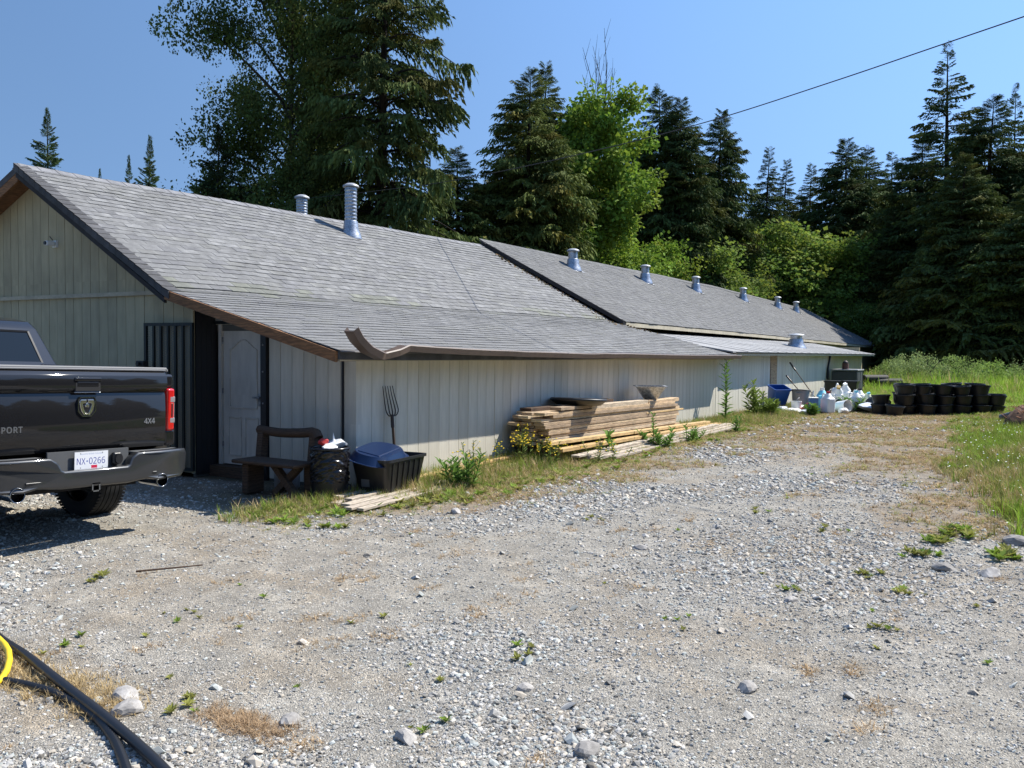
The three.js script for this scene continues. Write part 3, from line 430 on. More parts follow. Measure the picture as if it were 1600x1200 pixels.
// ---------- roof vents ----------
function vent(shed, base, h, r, ribbed, label, hat = 1.35, cone = true) {
  const t = piece(shed, 'roof_vent', base, label);
  const pts = []; const n = ribbed ? 13 : 3; for (let i = 0; i <= n * 4; i++) { const y = 0.02 + (h - 0.06) * i / (n * 4); pts.push([r + (ribbed ? 0.012 * Math.max(0, Math.sin(i / 4 * 2 * Math.PI)) : (i % 8 === 4 ? 0.006 : 0)), y]); }
  part(t, 'pipe', lathe(pts, 26), M.zinc);
  part(t, 'flashing', lathe([[r * 1.95, -0.1], [r * 1.75, 0.0], [r * 1.32, 0.12], [r * 1.2, 0.26], [r * 1.06, 0.27]], 26), M.zinc);
  part(t, 'cap', lathe(cone ? [[0, h + 0.055], [r * 0.7, h + 0.045], [r * hat, h + 0.005], [r * hat * 1.02, h - 0.03], [r * (hat - 0.08), h - 0.035], [r * 0.9, h]] : [[0, h + 0.03], [r * hat, h + 0.02], [r * hat, h - 0.03], [r * 0.9, h - 0.03]], 26), M.zincPale);
  part(t, 'base_plate', quadSlab([new V3(-r * 2.1, -0.13, r * 2), new V3(r * 2.1, -0.13, r * 2), new V3(r * 2.1, 0.1, -r * 2), new V3(-r * 2.1, 0.1, -r * 2)], new V3(0, -0.004, 0)), M.zincPale);
  return t;
}
vent(shA, P(13.7, 12.2, roofA(13.7, 12.2)), 0.98, 0.118, true, 'tall ribbed galvanised vent pipe near the ridge of the shingled shed');
vent(shA, P(13.64, 13.5, roofA(13.64, 12.8) - 0.3), 0.8, 0.112, true, 'ribbed vent pipe rising from behind the ridge of the shingled shed');
[23.28, 28.73, 33.86, 40.2, 46.2, 50.1].forEach((u, i) => vent(shB, P(u, 12.1, roofB(u, 12.1)), 0.52, 0.14, false, ['nearest', 'second', 'third', 'fourth', 'fifth', 'farthest'][i] + ' galvanised roof vent of the row along the long shed', 1.3));
vent(shB, P(32.4, 7.8, 1.87), 0.42, 0.2, false, 'wide galvanised vent standing on the pale lean-to roof', 1.45);

// ---------- pickup truck: local x to its right, +z to its rear ----------
const font = await new FontLoader().loadAsync('fonts/droid/droid_sans_bold.typeface.json');
const fontR = await new FontLoader().loadAsync('fonts/droid/droid_sans_regular.typeface.json');
{
  const T = thing('pickup_truck', 'black four-wheel-drive pickup truck parked with its tailgate toward the viewer', 'pickup truck', P(4.5, 7.05, 0.02));
  T.rotation.z = -0.03;
  const ext = (shape, depth, bev = 0.012, seg = 3, cs = 10) => new THREE.ExtrudeGeometry(shape, { depth, bevelEnabled: bev > 0, bevelSize: bev, bevelThickness: bev, bevelSegments: seg, curveSegments: cs });
  const shp = (pts) => { const s = new THREE.Shape(); pts.forEach(([x, y], i) => i ? s.lineTo(x, y) : s.moveTo(x, y)); s.closePath(); return s; };
  const smooth = (g, a = 0.6) => toCreasedNormals(g.index ? g.toNonIndexed() : g, a);
  // side profile (z -> shape x, y) extruded across x
  const across = (pts, x0, x1, bev, curve = 8) => { const g = ext(shp(pts), x1 - x0 - 2 * bev, bev, 3, curve); g.rotateY(-Math.PI / 2); g.translate(x1 - bev, 0, 0); return smooth(g); };
  // NB after the turn: shape x -> +z
  const rx = 1.2; // rear axle ahead of the tail
  // bed sides with wheel arches
  const bedSide = (s) => {
    const p = new THREE.Shape(); p.moveTo(-0.02, 0.78); p.lineTo(0.0, 1.1); p.lineTo(-0.02, 1.44); p.lineTo(-1.86, 1.46); p.lineTo(-1.86, 0.56); p.lineTo(-rx - 0.52, 0.56); p.absarc(-rx, 0.42, 0.53, Math.PI - 0.27, 0.27, true); p.lineTo(-0.3, 0.58); p.closePath();
    const g = ext(p, 0.1, 0.04, 4, 18); g.rotateY(-Math.PI / 2); g.translate(0.89, 0, -0.065); const a = g.attributes.position;
    for (let i = 0; i < a.count; i++) { const y = a.getY(i), x = a.getX(i); const tum = -0.06 * sm(1.05, 1.5, y) + 0.02 * Math.sin((y - 0.5) * 3); const fl = 0.045 * Math.exp(-(((a.getZ(i) + rx) / 0.6) ** 2)) * sm(1.15, 0.75, y); a.setX(i, (x + (x > 0.82 ? tum + fl : tum * 0.5)) * s); }
    if (s < 0) { const n = a.count; for (let i = 0; i < n; i += 3) { for (let k = 0; k < 3; k++) { const t = a.array[(i + 1) * 3 + k]; a.array[(i + 1) * 3 + k] = a.array[(i + 2) * 3 + k]; a.array[(i + 2) * 3 + k] = t; } } }
    g.computeVertexNormals(); return smooth(g, 0.7);
  };
  for (const s of [1, -1]) part(T, 'bed_side', bedSide(s), M.paint);
  part(T, 'bed_floor', box(1.66, 0.06, 1.78, 0, 0.86, -0.95), M.under);
  part(T, 'tonneau_cover', merge([rbox(1.74, 0.03, 1.8, 0.012, 0, 1.468, -0.93), rbox(1.7, 0.035, 0.06, 0.015, 0, 1.48, -0.045)]), M.capGrey);
  // tailgate: sculpted section across the truck
  const tg = part(T, 'tailgate', across([[-0.07, 0.785], [0.02, 0.785], [0.034, 0.81], [0.04, 0.95], [0.036, 1.1], [0.024, 1.245], [0.012, 1.268], [0.03, 1.285], [0.052, 1.31], [0.056, 1.36], [0.046, 1.415], [0.012, 1.452], [-0.07, 1.46]], -0.795, 0.795, 0.008), M.paint);
  part(tg, 'cap', rbox(1.6, 0.018, 0.1, 0.008, 0, 1.47, -0.02), M.capGrey);
  part(tg, 'handle_recess', rbox(0.235, 0.085, 0.02, 0.009, 0, 1.322, 0.054), M.under);
  part(tg, 'handle', merge([rbox(0.25, 0.034, 0.03, 0.013, 0, 1.385, 0.058), rbox(0.2, 0.045, 0.02, 0.009, 0, 1.345, 0.058)]), M.paint);
  part(tg, 'handle_trim', rbox(0.24, 0.012, 0.018, 0.006, 0, 1.275, 0.05), M.chromeDark);
  // shield badge with ram head
  const em = part(tg, 'badge', smooth(ext(shp([[-0.075, 0.088], [0.075, 0.088], [0.092, 0.066], [0.092, -0.045], [0.045, -0.098], [-0.045, -0.098], [-0.092, -0.045], [-0.092, 0.066]]), 0.008, 0.005, 2).translate(0, 1.155, 0.036), 0.4), M.blackPlastic);
  const rim = []; { const o = [[-0.075, 0.088], [0.075, 0.088], [0.092, 0.066], [0.092, -0.045], [0.045, -0.098], [-0.045, -0.098], [-0.092, -0.045], [-0.092, 0.066]]; o.forEach(([x, y], i) => { const [a, b] = o[(i + 1) % 8]; rim.push(bar(new V3(x, 1.155 + y, 0.051), new V3(a, 1.155 + b, 0.051), 0.007)); }); }
  part(em, 'badge_rim', merge(rim), M.chromeDark);
  for (const s of [-1, 1]) part(em, 'badge_horn', ext(shp([[0.01, 0.06], [0.066, 0.06], [0.078, 0.035], [0.07, -0.012], [0.056, -0.05], [0.03, -0.086], [0.018, -0.066], [0.034, -0.034], [0.046, 0.0], [0.05, 0.024], [0.03, 0.034], [0.012, 0.03]].map(([x, y]) => [x * s, y])), 0.006, 0.003, 2).translate(0, 1.158, 0.047), M.chrome);
  part(em, 'badge_head', merge([ext(shp([[0, 0.03], [0.02, 0.004], [0.016, -0.008], [-0.016, -0.008], [-0.02, 0.004]]), 0.008, 0.003, 2).translate(0, 1.158, 0.047), ext(shp([[-0.03, -0.088], [0.03, -0.088], [0.02, -0.074], [-0.02, -0.074]]), 0.006, 0.002, 1).translate(0, 1.158, 0.047)]), M.chrome);
  em.scale.set(0.86, 0.86, 1); em.position.y = 1.155 * 0.14;
  const letters = (s, size, x, y, z, m, f = font) => { const g = new TextGeometry(s, { font: f, size, depth: 0.004, curveSegments: 3, bevelEnabled: false }); part(tg, 'lettering', g.translate(x, y, z), m); };
  letters('4X4', 0.05, 0.56, 0.985, 0.0475, M.greyPlastic, fontR); letters('SPORT', 0.05, -0.76, 0.955, 0.0475, M.padGrey);
  // tail lamps, wrapping round the corner
  for (const s of [1, -1]) {
    const lp = part(T, 'tail_lamp', rbox(0.09, 0.40, 0.2, 0.026, s * 0.858, 1.105, -0.065), M.lampRed);
    part(lp, 'reversing_lens', rbox(0.06, 0.06, 0.03, 0.01, s * 0.873, 1.2, 0.021), M.lampWhite); part(lp, 'reversing_lens', rbox(0.06, 0.055, 0.03, 0.01, s * 0.873, 1.005, 0.021), M.lampWhite);
    part(lp, 'clear_strip', rbox(0.045, 0.15, 0.026, 0.01, s * 0.878, 1.1, 0.018), M.greyPlastic); part(lp, 'lamp_bezel', rbox(0.02, 0.13, 0.03, 0.006, s * 0.868, 1.1, 0.022), M.blackPlastic);
    part(T, 'corner_panel', rbox(0.12, 0.15, 0.16, 0.025, s * 0.862, 0.845, -0.06), M.paint);
    part(T, 'corner_panel', rbox(0.11, 0.13, 0.16, 0.03, s * 0.856, 1.372, -0.08), M.paint);
  }
  // bumper with the dropped centre for the plate
  const bent = (g) => { const a = g.attributes.position; for (let i = 0; i < a.count; i++) { const x = Math.abs(a.getX(i)); a.setZ(i, a.getZ(i) - 0.1 * Math.pow(Math.max(0, x - 0.55) / 0.45, 2)); } g.computeVertexNormals(); return g; };
  const bw = 0.965, bs = [[-bw, 0.70]]; bs.push([-bw + 0.02, 0.725]); for (let x = -0.9; x < -0.42; x += 0.08) bs.push([x, 0.727]); bs.push([-0.40, 0.725], [-0.345, 0.69], [-0.315, 0.632], [-0.28, 0.615], [0, 0.612], [0.30, 0.615], [0.335, 0.632], [0.36, 0.69], [0.41, 0.725]); for (let x = 0.48; x < 0.93; x += 0.08) bs.push([x, 0.727]); bs.push([bw - 0.02, 0.725], [bw, 0.70], [bw - 0.01, 0.56], [0.9, 0.51], [0.62, 0.5], [0.5, 0.525], [0.3, 0.505], [-0.3, 0.505], [-0.5, 0.525], [-0.62, 0.5], [-0.9, 0.51], [-bw + 0.01, 0.56]);
  const bp = part(T, 'rear_bumper', smooth(bent(ext(shp(bs), 0.06, 0.02, 4)).translate(0, 0, 0.12), 0.6), M.bumper);
  part(bp, 'step_pad', bent(rbox(0.5, 0.022, 0.17, 0.01, -0.66, 0.735, 0.09, 2)), M.padGrey); part(bp, 'step_pad', bent(rbox(0.5, 0.022, 0.17, 0.01, 0.67, 0.735, 0.09, 2)), M.padGrey);
  part(bp, 'plate_pocket', merge([box(0.74, 0.19, 0.02, 0.0, 0.69, 0.09), box(0.7, 0.02, 0.1, 0, 0.60, 0.14)]), M.padGrey);
  part(bp, 'hitch_socket', merge([rbox(0.085, 0.11, 0.05, 0.02, 0.235, 0.70, 0.125), new THREE.CylinderGeometry(0.04, 0.04, 0.03, 20).rotateX(Math.PI / 2).scale(0.85, 1.15, 1).translate(0.235, 0.70, 0.155)]), M.blackPlastic);
  for (const s of [-1, 1]) part(bp, 'bumper_insert', rbox(0.2, 0.022, 0.02, 0.008, s * 0.5, 0.555, 0.185), M.blackPlastic);
  // number plate
  const cv = document.createElement('canvas'); cv.width = 512; cv.height = 256; const x2 = cv.getContext('2d');
  x2.fillStyle = '#eef0f4'; x2.fillRect(0, 0, 512, 256); x2.fillStyle = '#8f9cc4'; x2.font = '30px sans-serif'; x2.textAlign = 'center'; x2.fillText('Beautiful British Columbia', 256, 42);
  x2.fillStyle = '#34409a'; x2.font = '128px sans-serif'; x2.save(); x2.translate(22, 180); x2.scale(0.86, 1.0); x2.textAlign = 'left'; x2.fillText('NX', 0, 0); x2.restore(); x2.save(); x2.translate(212, 180); x2.scale(0.92, 1.0); x2.textAlign = 'left'; x2.fillText('0266', 0, 0); x2.restore();
  x2.fillStyle = '#7f8cc0'; x2.fillRect(172, 132, 34, 8); x2.fillRect(180, 122, 18, 26); x2.fillStyle = '#d8224a'; x2.fillRect(252, 196, 92, 42); x2.fillStyle = '#f4a0b0'; x2.font = '26px sans-serif'; x2.textAlign = 'center'; x2.fillText('', 298, 226);
  for (const [a, b] of [[88, 24], [424, 24], [88, 226], [424, 226]]) { x2.fillStyle = '#777'; x2.beginPath(); x2.arc(a, b, 8, 0, 7); x2.fill(); }
  const ct = new THREE.CanvasTexture(cv); ct.colorSpace = THREE.SRGBColorSpace;
  const plate = part(bp, 'number_plate', new THREE.PlaneGeometry(0.305, 0.152).translate(0, 0.7, 0.1285), std(lin(0.8, 0.8, 0.8), 0.4, { map: ct })); plate.rotation.x = 0;
  part(bp, 'plate_back', box(0.309, 0.156, 0.006, 0, 0.7, 0.125), M.zincPale);
  // underside
  for (const s of [-1, 1]) {
    const ex = part(T, 'exhaust_tip', merge([lathe([[0.052, -0.26], [0.06, 0], [0.062, 0.03], [0.054, 0.032], [0.05, 0], [0.046, -0.2]], 24).rotateX(Math.PI / 2).translate(s * 0.66, 0.475, 0.16)]), M.chromeDark); part(ex, 'bore', new THREE.CircleGeometry(0.05, 20).translate(s * 0.66, 0.475, 0.1), M.under);
    part(T, 'exhaust_pipe', tube([new V3(s * 0.66, 0.475, -0.05), new V3(s * 0.6, 0.48, -0.5), new V3(s * 0.35, 0.5, -1.7), new V3(s * 0.3, 0.5, -2.6)], 0.035, 16, 8), M.under);
    part(T, 'frame_rail', box(0.09, 0.16, 5.0, s * 0.46, 0.56, -2.5), M.under);
  }
  part(T, 'receiver_hitch', merge([box(0.075, 0.012, 0.16, 0, 0.51, 0.12), box(0.075, 0.012, 0.16, 0, 0.447, 0.12), box(0.012, 0.075, 0.16, -0.032, 0.4785, 0.12), box(0.012, 0.075, 0.16, 0.032, 0.4785, 0.12)]), M.chromeDark);
  part(T, 'hitch_beam', box(1.0, 0.08, 0.1, 0, 0.485, -0.02), M.under);
  part(T, 'rear_axle', merge([new THREE.CylinderGeometry(0.06, 0.06, 1.5, 14).rotateZ(Math.PI / 2).translate(0, 0.41, -rx), new THREE.SphereGeometry(0.16, 18, 14).translate(0, 0.41, -rx)]), M.under);
  part(T, 'muffler', rbox(0.75, 0.2, 0.32, 0.08, 0, 0.52, -0.5), M.under); part(T, 'spare_tyre', new THREE.TorusGeometry(0.28, 0.1, 10, 28).rotateX(Math.PI / 2).translate(0, 0.68, -0.55), M.tyre);
  part(T, 'underbody', box(1.5, 0.12, 3.4, 0, 0.62, -3.6), M.under);
  // wheels
  const tyrePts = [[0.25, -0.13], [0.3, -0.142], [0.36, -0.14], [0.392, -0.125]]; for (let k = 0; k < 5; k++) { const z = -0.118 + k * 0.049; tyrePts.push([0.405, z], [0.406, z + 0.037], [0.394, z + 0.039], [0.394, z + 0.047]); } tyrePts.push([0.392, 0.128], [0.36, 0.14], [0.3, 0.142], [0.25, 0.13]);
  const tyreG = smooth(lathe(tyrePts, 48).rotateZ(-Math.PI / 2), 0.5), blocks = [];
  for (let i = 0; i < 64; i++) for (const s of [-1, 1]) blocks.push(box(0.05, 0.012, 0.022, s * 0.118, 0.402, 0).applyMatrix4(new THREE.Matrix4().makeRotationX(i / 64 * Math.PI * 2)));
  const tyreAll = merge([tyreG, ...blocks]);
  const rimG = merge([lathe([[0.255, -0.12], [0.24, -0.1], [0.235, 0.08], [0.25, 0.12], [0.262, 0.132]], 36).rotateZ(-Math.PI / 2), new THREE.CylinderGeometry(0.24, 0.24, 0.02, 32).rotateZ(Math.PI / 2), new THREE.CylinderGeometry(0.07, 0.07, 0.1, 20).rotateZ(Math.PI / 2).translate(0.07, 0, 0), ...Array.from({ length: 6 }, (_, i) => box(0.05, 0.19, 0.07, 0.085, 0.15, 0).applyMatrix4(new THREE.Matrix4().makeRotationX(i / 6 * Math.PI * 2)))]);
  for (const s of [1, -1]) for (const z of [-rx, -rx - 3.57]) { const w = new THREE.Group(); w.name = 'wheel'; w.position.set(s * 0.85, 0.392, z); if (s < 0) w.rotation.y = Math.PI; T.add(w); part(w, 'tyre', tyreAll, M.tyre); part(w, 'rim', rimG, M.chromeDark); }
  // cab, bonnet
  const tum = (g) => { const a = g.attributes.position; for (let i = 0; i < a.count; i++) { const y = a.getY(i); const k = 1 - 0.17 * sm(1.28, 2.0, y) + 0.02 * Math.sin((y - 0.5) * 2.2); a.setX(i, a.getX(i) * k); } g.computeVertexNormals(); return g; };
  const cab = [[-1.9, 0.56], [-1.9, 1.44], [-1.96, 1.5], [-2.12, 1.84], [-2.2, 1.9], [-2.5, 1.945], [-3.0, 1.955], [-3.5, 1.93], [-3.75, 1.88], [-4.35, 1.42], [-4.38, 1.36], [-4.38, 0.56]];
  { const g = ext(shp(cab), 1.84, 0.04, 4); g.rotateY(-Math.PI / 2); g.translate(0.92, 0, 0); part(T, 'cab', smooth(tum(g), 0.5), M.paint); }
  // rear window lies on the sloping back of the cab
  { const q = (x, y, z) => new V3(x, y, z); part(T, 'rear_window', quadSlab([q(-0.76, 1.5, -1.922), q(0.76, 1.5, -1.922), q(0.68, 1.82, -2.062), q(-0.68, 1.82, -2.062)], new V3(0, 0, 0.006)), M.glass); part(T, 'window_surround', merge([bar(q(-0.78, 1.488, -1.918), q(0.78, 1.488, -1.918), 0.02), bar(q(0.78, 1.488, -1.918), q(0.695, 1.835, -2.066), 0.02), bar(q(-0.78, 1.488, -1.918), q(-0.695, 1.835, -2.066), 0.02), bar(q(-0.695, 1.835, -2.066), q(0.695, 1.835, -2.066), 0.02)]), M.blackPlastic);
    part(T, 'roof_edge_lamp', rbox(0.26, 0.03, 0.05, 0.012, 0, 1.885, -2.115), M.lampRed);
    for (const s of [-1, 1]) part(T, 'side_window', quadSlab([q(s * 0.915, 1.45, -2.2), q(s * 0.915, 1.45, -4.05), q(s * 0.84, 1.84, -3.62), q(s * 0.84, 1.84, -2.35)], new V3(s * 0.012, 0, 0)), M.glass);
    part(T, 'windscreen', quadSlab([q(-0.78, 1.43, -4.37), q(0.78, 1.43, -4.37), q(0.68, 1.85, -3.83), q(-0.68, 1.85, -3.83)], new V3(0, 0.01, -0.012)), M.glass);
  }
  { const p = new THREE.Shape(); p.moveTo(-4.38, 0.56); p.lineTo(-4.38, 1.38); p.lineTo(-5.1, 1.33); p.lineTo(-5.62, 1.2); p.lineTo(-5.72, 0.95); p.lineTo(-5.7, 0.5); p.lineTo(-rx - 3.57 - 0.5, 0.5); p.absarc(-rx - 3.57, 0.42, 0.51, Math.PI - 0.2, 0.3, true); p.closePath(); const g = ext(p, 1.8, 0.05, 4, 16); g.rotateY(-Math.PI / 2); g.translate(0.9, 0, 0); part(T, 'bonnet', smooth(g, 0.5), M.paint); }
  for (const s of [-1, 1]) { part(T, 'door_mirror', rbox(0.1, 0.24, 0.12, 0.03, s * 1.14, 1.42, -4.0), M.blackPlastic); part(T, 'headlight', rbox(0.3, 0.18, 0.1, 0.04, s * 0.72, 1.08, -5.68), M.lampWhite); part(T, 'door_handle', rbox(0.03, 0.03, 0.2, 0.01, s * 0.965, 1.25, -2.75), M.paint); }
  part(T, 'grille', rbox(1.0, 0.35, 0.05, 0.03, 0, 1.0, -5.75), M.blackPlastic);
}

// ---------- things by the doorway ----------
{ // bench: plank seat, one bent rail on two posts, crossed legs
  const b = thing('log_bench', 'rustic dark wooden bench with a single back rail beside the white door', 'bench', P(7.22, 7.55));
  const q = (v, y, u) => new V3(u - 7.22, y, -(v - 7.55));
  part(b, 'seat', rbox(0.38, 0.045, 1.0, 0.018, -0.04, 0.375, 0), M.oldWood);
  part(b, 'back_post', bar(q(7.16, 0.0, 7.36), q(7.14, 0.7, 7.42), 0.1, 0.09), M.oldWood); part(b, 'back_post', bar(q(7.96, 0.3, 7.36), q(7.98, 0.68, 7.42), 0.1, 0.09), M.oldWood);
  part(b, 'back_rail', taperTube([q(7.07, 0.66, 7.4), q(7.12, 0.72, 7.41), q(7.35, 0.705, 7.42), q(7.7, 0.69, 7.42), q(8.05, 0.71, 7.42)], 0.058, 0.052, 14, 8), M.oldWood);
  part(b, 'cross_leg', bar(q(7.1, 0.02, 7.1), q(7.48, 0.36, 7.12), 0.07), M.oldWood); part(b, 'cross_leg', bar(q(7.5, 0.02, 7.14), q(7.12, 0.36, 7.16), 0.07), M.oldWood);
  part(b, 'leg', rbox(0.26, 0.35, 0.1, 0.02, -0.05, 0.175, -0.33), M.oldWood);
  part(b, 'leg', rbox(0.1, 0.35, 0.1, 0.02, 0.1, 0.175, 0.42), M.oldWood);
  solo('plastic_jug', merge([lathe([[0, 0], [0.13, 0], [0.15, 0.03], [0.15, 0.2], [0.1, 0.26], [0.04, 0.29], [0.04, 0.33], [0, 0.33]], 20)]), M.greyPlastic, 'pale translucent jug on the ground under the dark bench', 'jug', null, P(7.55, 7.72, 0.01));
}
{ // bin with a wrinkled black bag
  const b = thing('rubbish_bin', 'black bin lined with a wrinkled black bag, rubbish heaped on top', 'bin', P(7.36, 6.86));
  part(b, 'drum', lathe([[0, 0.0], [0.19, 0.0], [0.2, 0.03], [0.205, 0.2], [0.21, 0.24]], 30), M.blackPlastic);
  const g = new THREE.CylinderGeometry(0.218, 0.215, 0.37, 96, 48, true), p = g.attributes.position;
  for (let i = 0; i < p.count; i++) { const a = Math.atan2(p.getZ(i), p.getX(i)), y = p.getY(i); const k = fbm(a * 2.2 + 8 + y * 2, y * 22 + Math.sin(a * 2) * 1.3, 3), f = 1 + 0.16 * Math.abs(k - 0.5) * 2 - 0.05 + (y < -0.16 ? 0.02 : 0); p.setX(i, p.getX(i) * f); p.setZ(i, p.getZ(i) * f); }
  g.computeVertexNormals(); part(b, 'bag', g.translate(0, 0.385, 0), M.blackBag);
  part(b, 'rim', new THREE.TorusGeometry(0.212, 0.016, 10, 36).rotateX(Math.PI / 2).translate(0, 0.57, 0), M.blackBag);
  part(b, 'drum_handle', new THREE.TorusGeometry(0.035, 0.009, 8, 16).translate(0.1, 0.13, 0.19), M.blackPlastic);
  const lump = (x, y, z, s, sy, m, seed, nm) => part(b, nm, rockGeo(seed, 2, 0.25, sy).scale(s, s, s).translate(x, y, z), m);
  lump(0.07, 0.60, 0.02, 0.13, 0.5, M.clearBag, 91, 'plastic_wrap'); lump(-0.09, 0.59, 0.08, 0.085, 0.5, M.paper, 92, 'crumpled_paper'); lump(-0.1, 0.645, 0.0, 0.06, 0.7, M.red, 93, 'red_wrapper'); lump(0.0, 0.56, -0.08, 0.13, 0.4, M.blackBag, 94, 'bag_fold');
  part(b, 'paper_corner', poly([[0.02, 0.6, 0.02], [0.07, 0.62, 0.03], [0.05, 0.74, 0.0], [0.03, 0.6, 0.035]], [[0, 1, 2], [1, 3, 2], [3, 0, 2], [0, 3, 1]]), M.paper);
}
// open tub: tapered rectangle with rounded corners and a rim
function tubGeo(w, d, h, k, r = 0.06, th = 0.008) {
  const ring = (W, D, y) => { const a = []; for (let c = 0; c < 4; c++) for (let i = 0; i <= 5; i++) { const t = (c + i / 5) * Math.PI / 2, sx = [1, -1, -1, 1][c], sz = [1, 1, -1, -1][c]; a.push([sx * (W / 2 - r) + Math.cos(t) * r, y, sz * (D / 2 - r) + Math.sin(t) * r]); } return a; };
  const rings = [ring(w * k, d * k, 0), ring(lerp(w * k, w, 0.45), lerp(d * k, d, 0.45), h * 0.45), ring(w, d, h * 0.93), ring(w + 0.035, d + 0.035, h * 0.93), ring(w + 0.035, d + 0.035, h), ring(w - th, d - th, h), ring(w * k - th, d * k - th, 0.015)], n = rings[0].length, pos = [], idx = [];
  rings.forEach((q) => q.forEach((p) => pos.push(...p)));
  for (let j = 0; j < rings.length - 1; j++) for (let i = 0; i < n; i++) { const a = j * n + i, b = j * n + (i + 1) % n; idx.push(a, a + n, b, b, a + n, b + n); }
  for (const [o, f] of [[0, 1], [(rings.length - 1) * n, -1]]) for (let i = 1; i < n - 1; i++) f > 0 ? idx.push(o, o + i, o + i + 1) : idx.push(o, o + i + 1, o + i);
  const g = new THREE.BufferGeometry(); g.setAttribute('position', new THREE.Float32BufferAttribute(pos, 3)); g.setIndex(idx); return uvBox(toCreasedNormals(g.toNonIndexed(), 0.5));
}
{
  const t = thing('storage_tub', 'large black plastic storage tub with ribbed sides at the shed corner', 'tub', P(8.02, 6.55), null, 0.12);
  part(t, 'body', tubGeo(0.86, 0.5, 0.44, 0.8), M.blackPlastic);
  for (let i = 0; i < 6; i++) part(t, 'rib', bar(new V3(-0.28 + i * 0.11, 0.03, 0.207), new V3(-0.3 + i * 0.118, 0.39, 0.252), 0.03, 0.012), M.blackPlastic);
  part(t, 'label', poly([[-0.375, 0.12, -0.02], [-0.395, 0.3, -0.02], [-0.395, 0.3, -0.13], [-0.375, 0.12, -0.13]], [[0, 1, 2, 3], [3, 2, 1, 0]]), M.greyPlastic);
  // upturned blue lid-shaped tray resting across it
  const s = thing('blue_tray', 'deep blue plastic tray lying upside down across the black storage tub', 'tray', P(7.86, 6.58, 0.435)); s.rotation.set(0.2, 0.2, 0.06); s.scale.y = 0.72;
  const g = tubGeo(0.76, 0.5, 0.13, 0.84, 0.19); g.rotateX(Math.PI); part(s, 'shell', g.translate(0, 0.13, 0), M.bluePlastic);
  part(s, 'ridge', rbox(0.5, 0.02, 0.28, 0.01, 0, 0.132, 0, 3), M.bluePlastic);
  // pitchfork leaning on the wall
  const f = thing('pitchfork', 'old iron pitchfork leaning on the wall, its five tines upward', 'pitchfork', P(8.5, 6.83));
  f.rotation.x = -0.07; const tl = (u, y, z = 0) => new V3(u, y, z);
  part(f, 'handle', taperTube([tl(-0.02, 0), tl(0, 0.4), tl(-0.01, 0.79)], 0.019, 0.016, 10, 8), M.oldWood); part(f, 'ferrule', new THREE.CylinderGeometry(0.02, 0.022, 0.16, 10).translate(-0.01, 0.8, 0), M.iron);
  for (let i = 0; i < 5; i++) { const a = (i - 2) / 2, out = []; out.push(tl(-0.01, 0.86), tl(a * 0.075, 0.87 + 0.0), tl(a * 0.115, 0.92), tl(a * 0.115 - 0.005, 1.0, -0.01), tl(a * 0.1 - 0.04, 1.12, -0.005), tl(a * 0.092 - 0.09, 1.23, 0.02)); part(f, 'tine', taperTube(out, 0.0085, 0.0045, 24, 7), M.iron); }
}
// ---------- lumber ----------
const lumberMats = [[0.78, 0.6, 0.41], [0.6, 0.47, 0.34], [0.84, 0.69, 0.5], [0.5, 0.39, 0.29], [0.72, 0.62, 0.5]].map(([r, g, b]) => std(lin(r, g, b), 0.85, { map: woodMap }));
const freshMats = [[0.80, 0.60, 0.32], [0.74, 0.52, 0.25]].map(([r, g, b]) => std(lin(r, g, b), 0.8, { map: woodMap }));
const greyMats = [[0.62, 0.56, 0.5], [0.68, 0.62, 0.55], [0.54, 0.49, 0.44]].map(([r, g, b]) => std(lin(r, g, b), 0.9, { map: woodMap }));
const boardGeos = new Map();
function boardGeo(l, t, w) { const k = [l.toFixed(1), t, w].join(); if (!boardGeos.has(k)) boardGeos.set(k, rbox(l, t, w, 0.004, 0, 0, 0, 1)); return boardGeos.get(k); }
function plank(u0, u1, v, y, t, w, m, label, group, dv = 0, dy = 0, name = 'timber_plank') { const l = Math.hypot(u1 - u0, dv); const o = solo(name, boardGeo(Math.round(l * 10) / 10, t, w), m, label, 'plank', group, P((u0 + u1) / 2, v, y)); o.rotation.set(0, Math.atan2(dv, u1 - u0), Math.atan2(dy, l), 'YZX'); return o; }
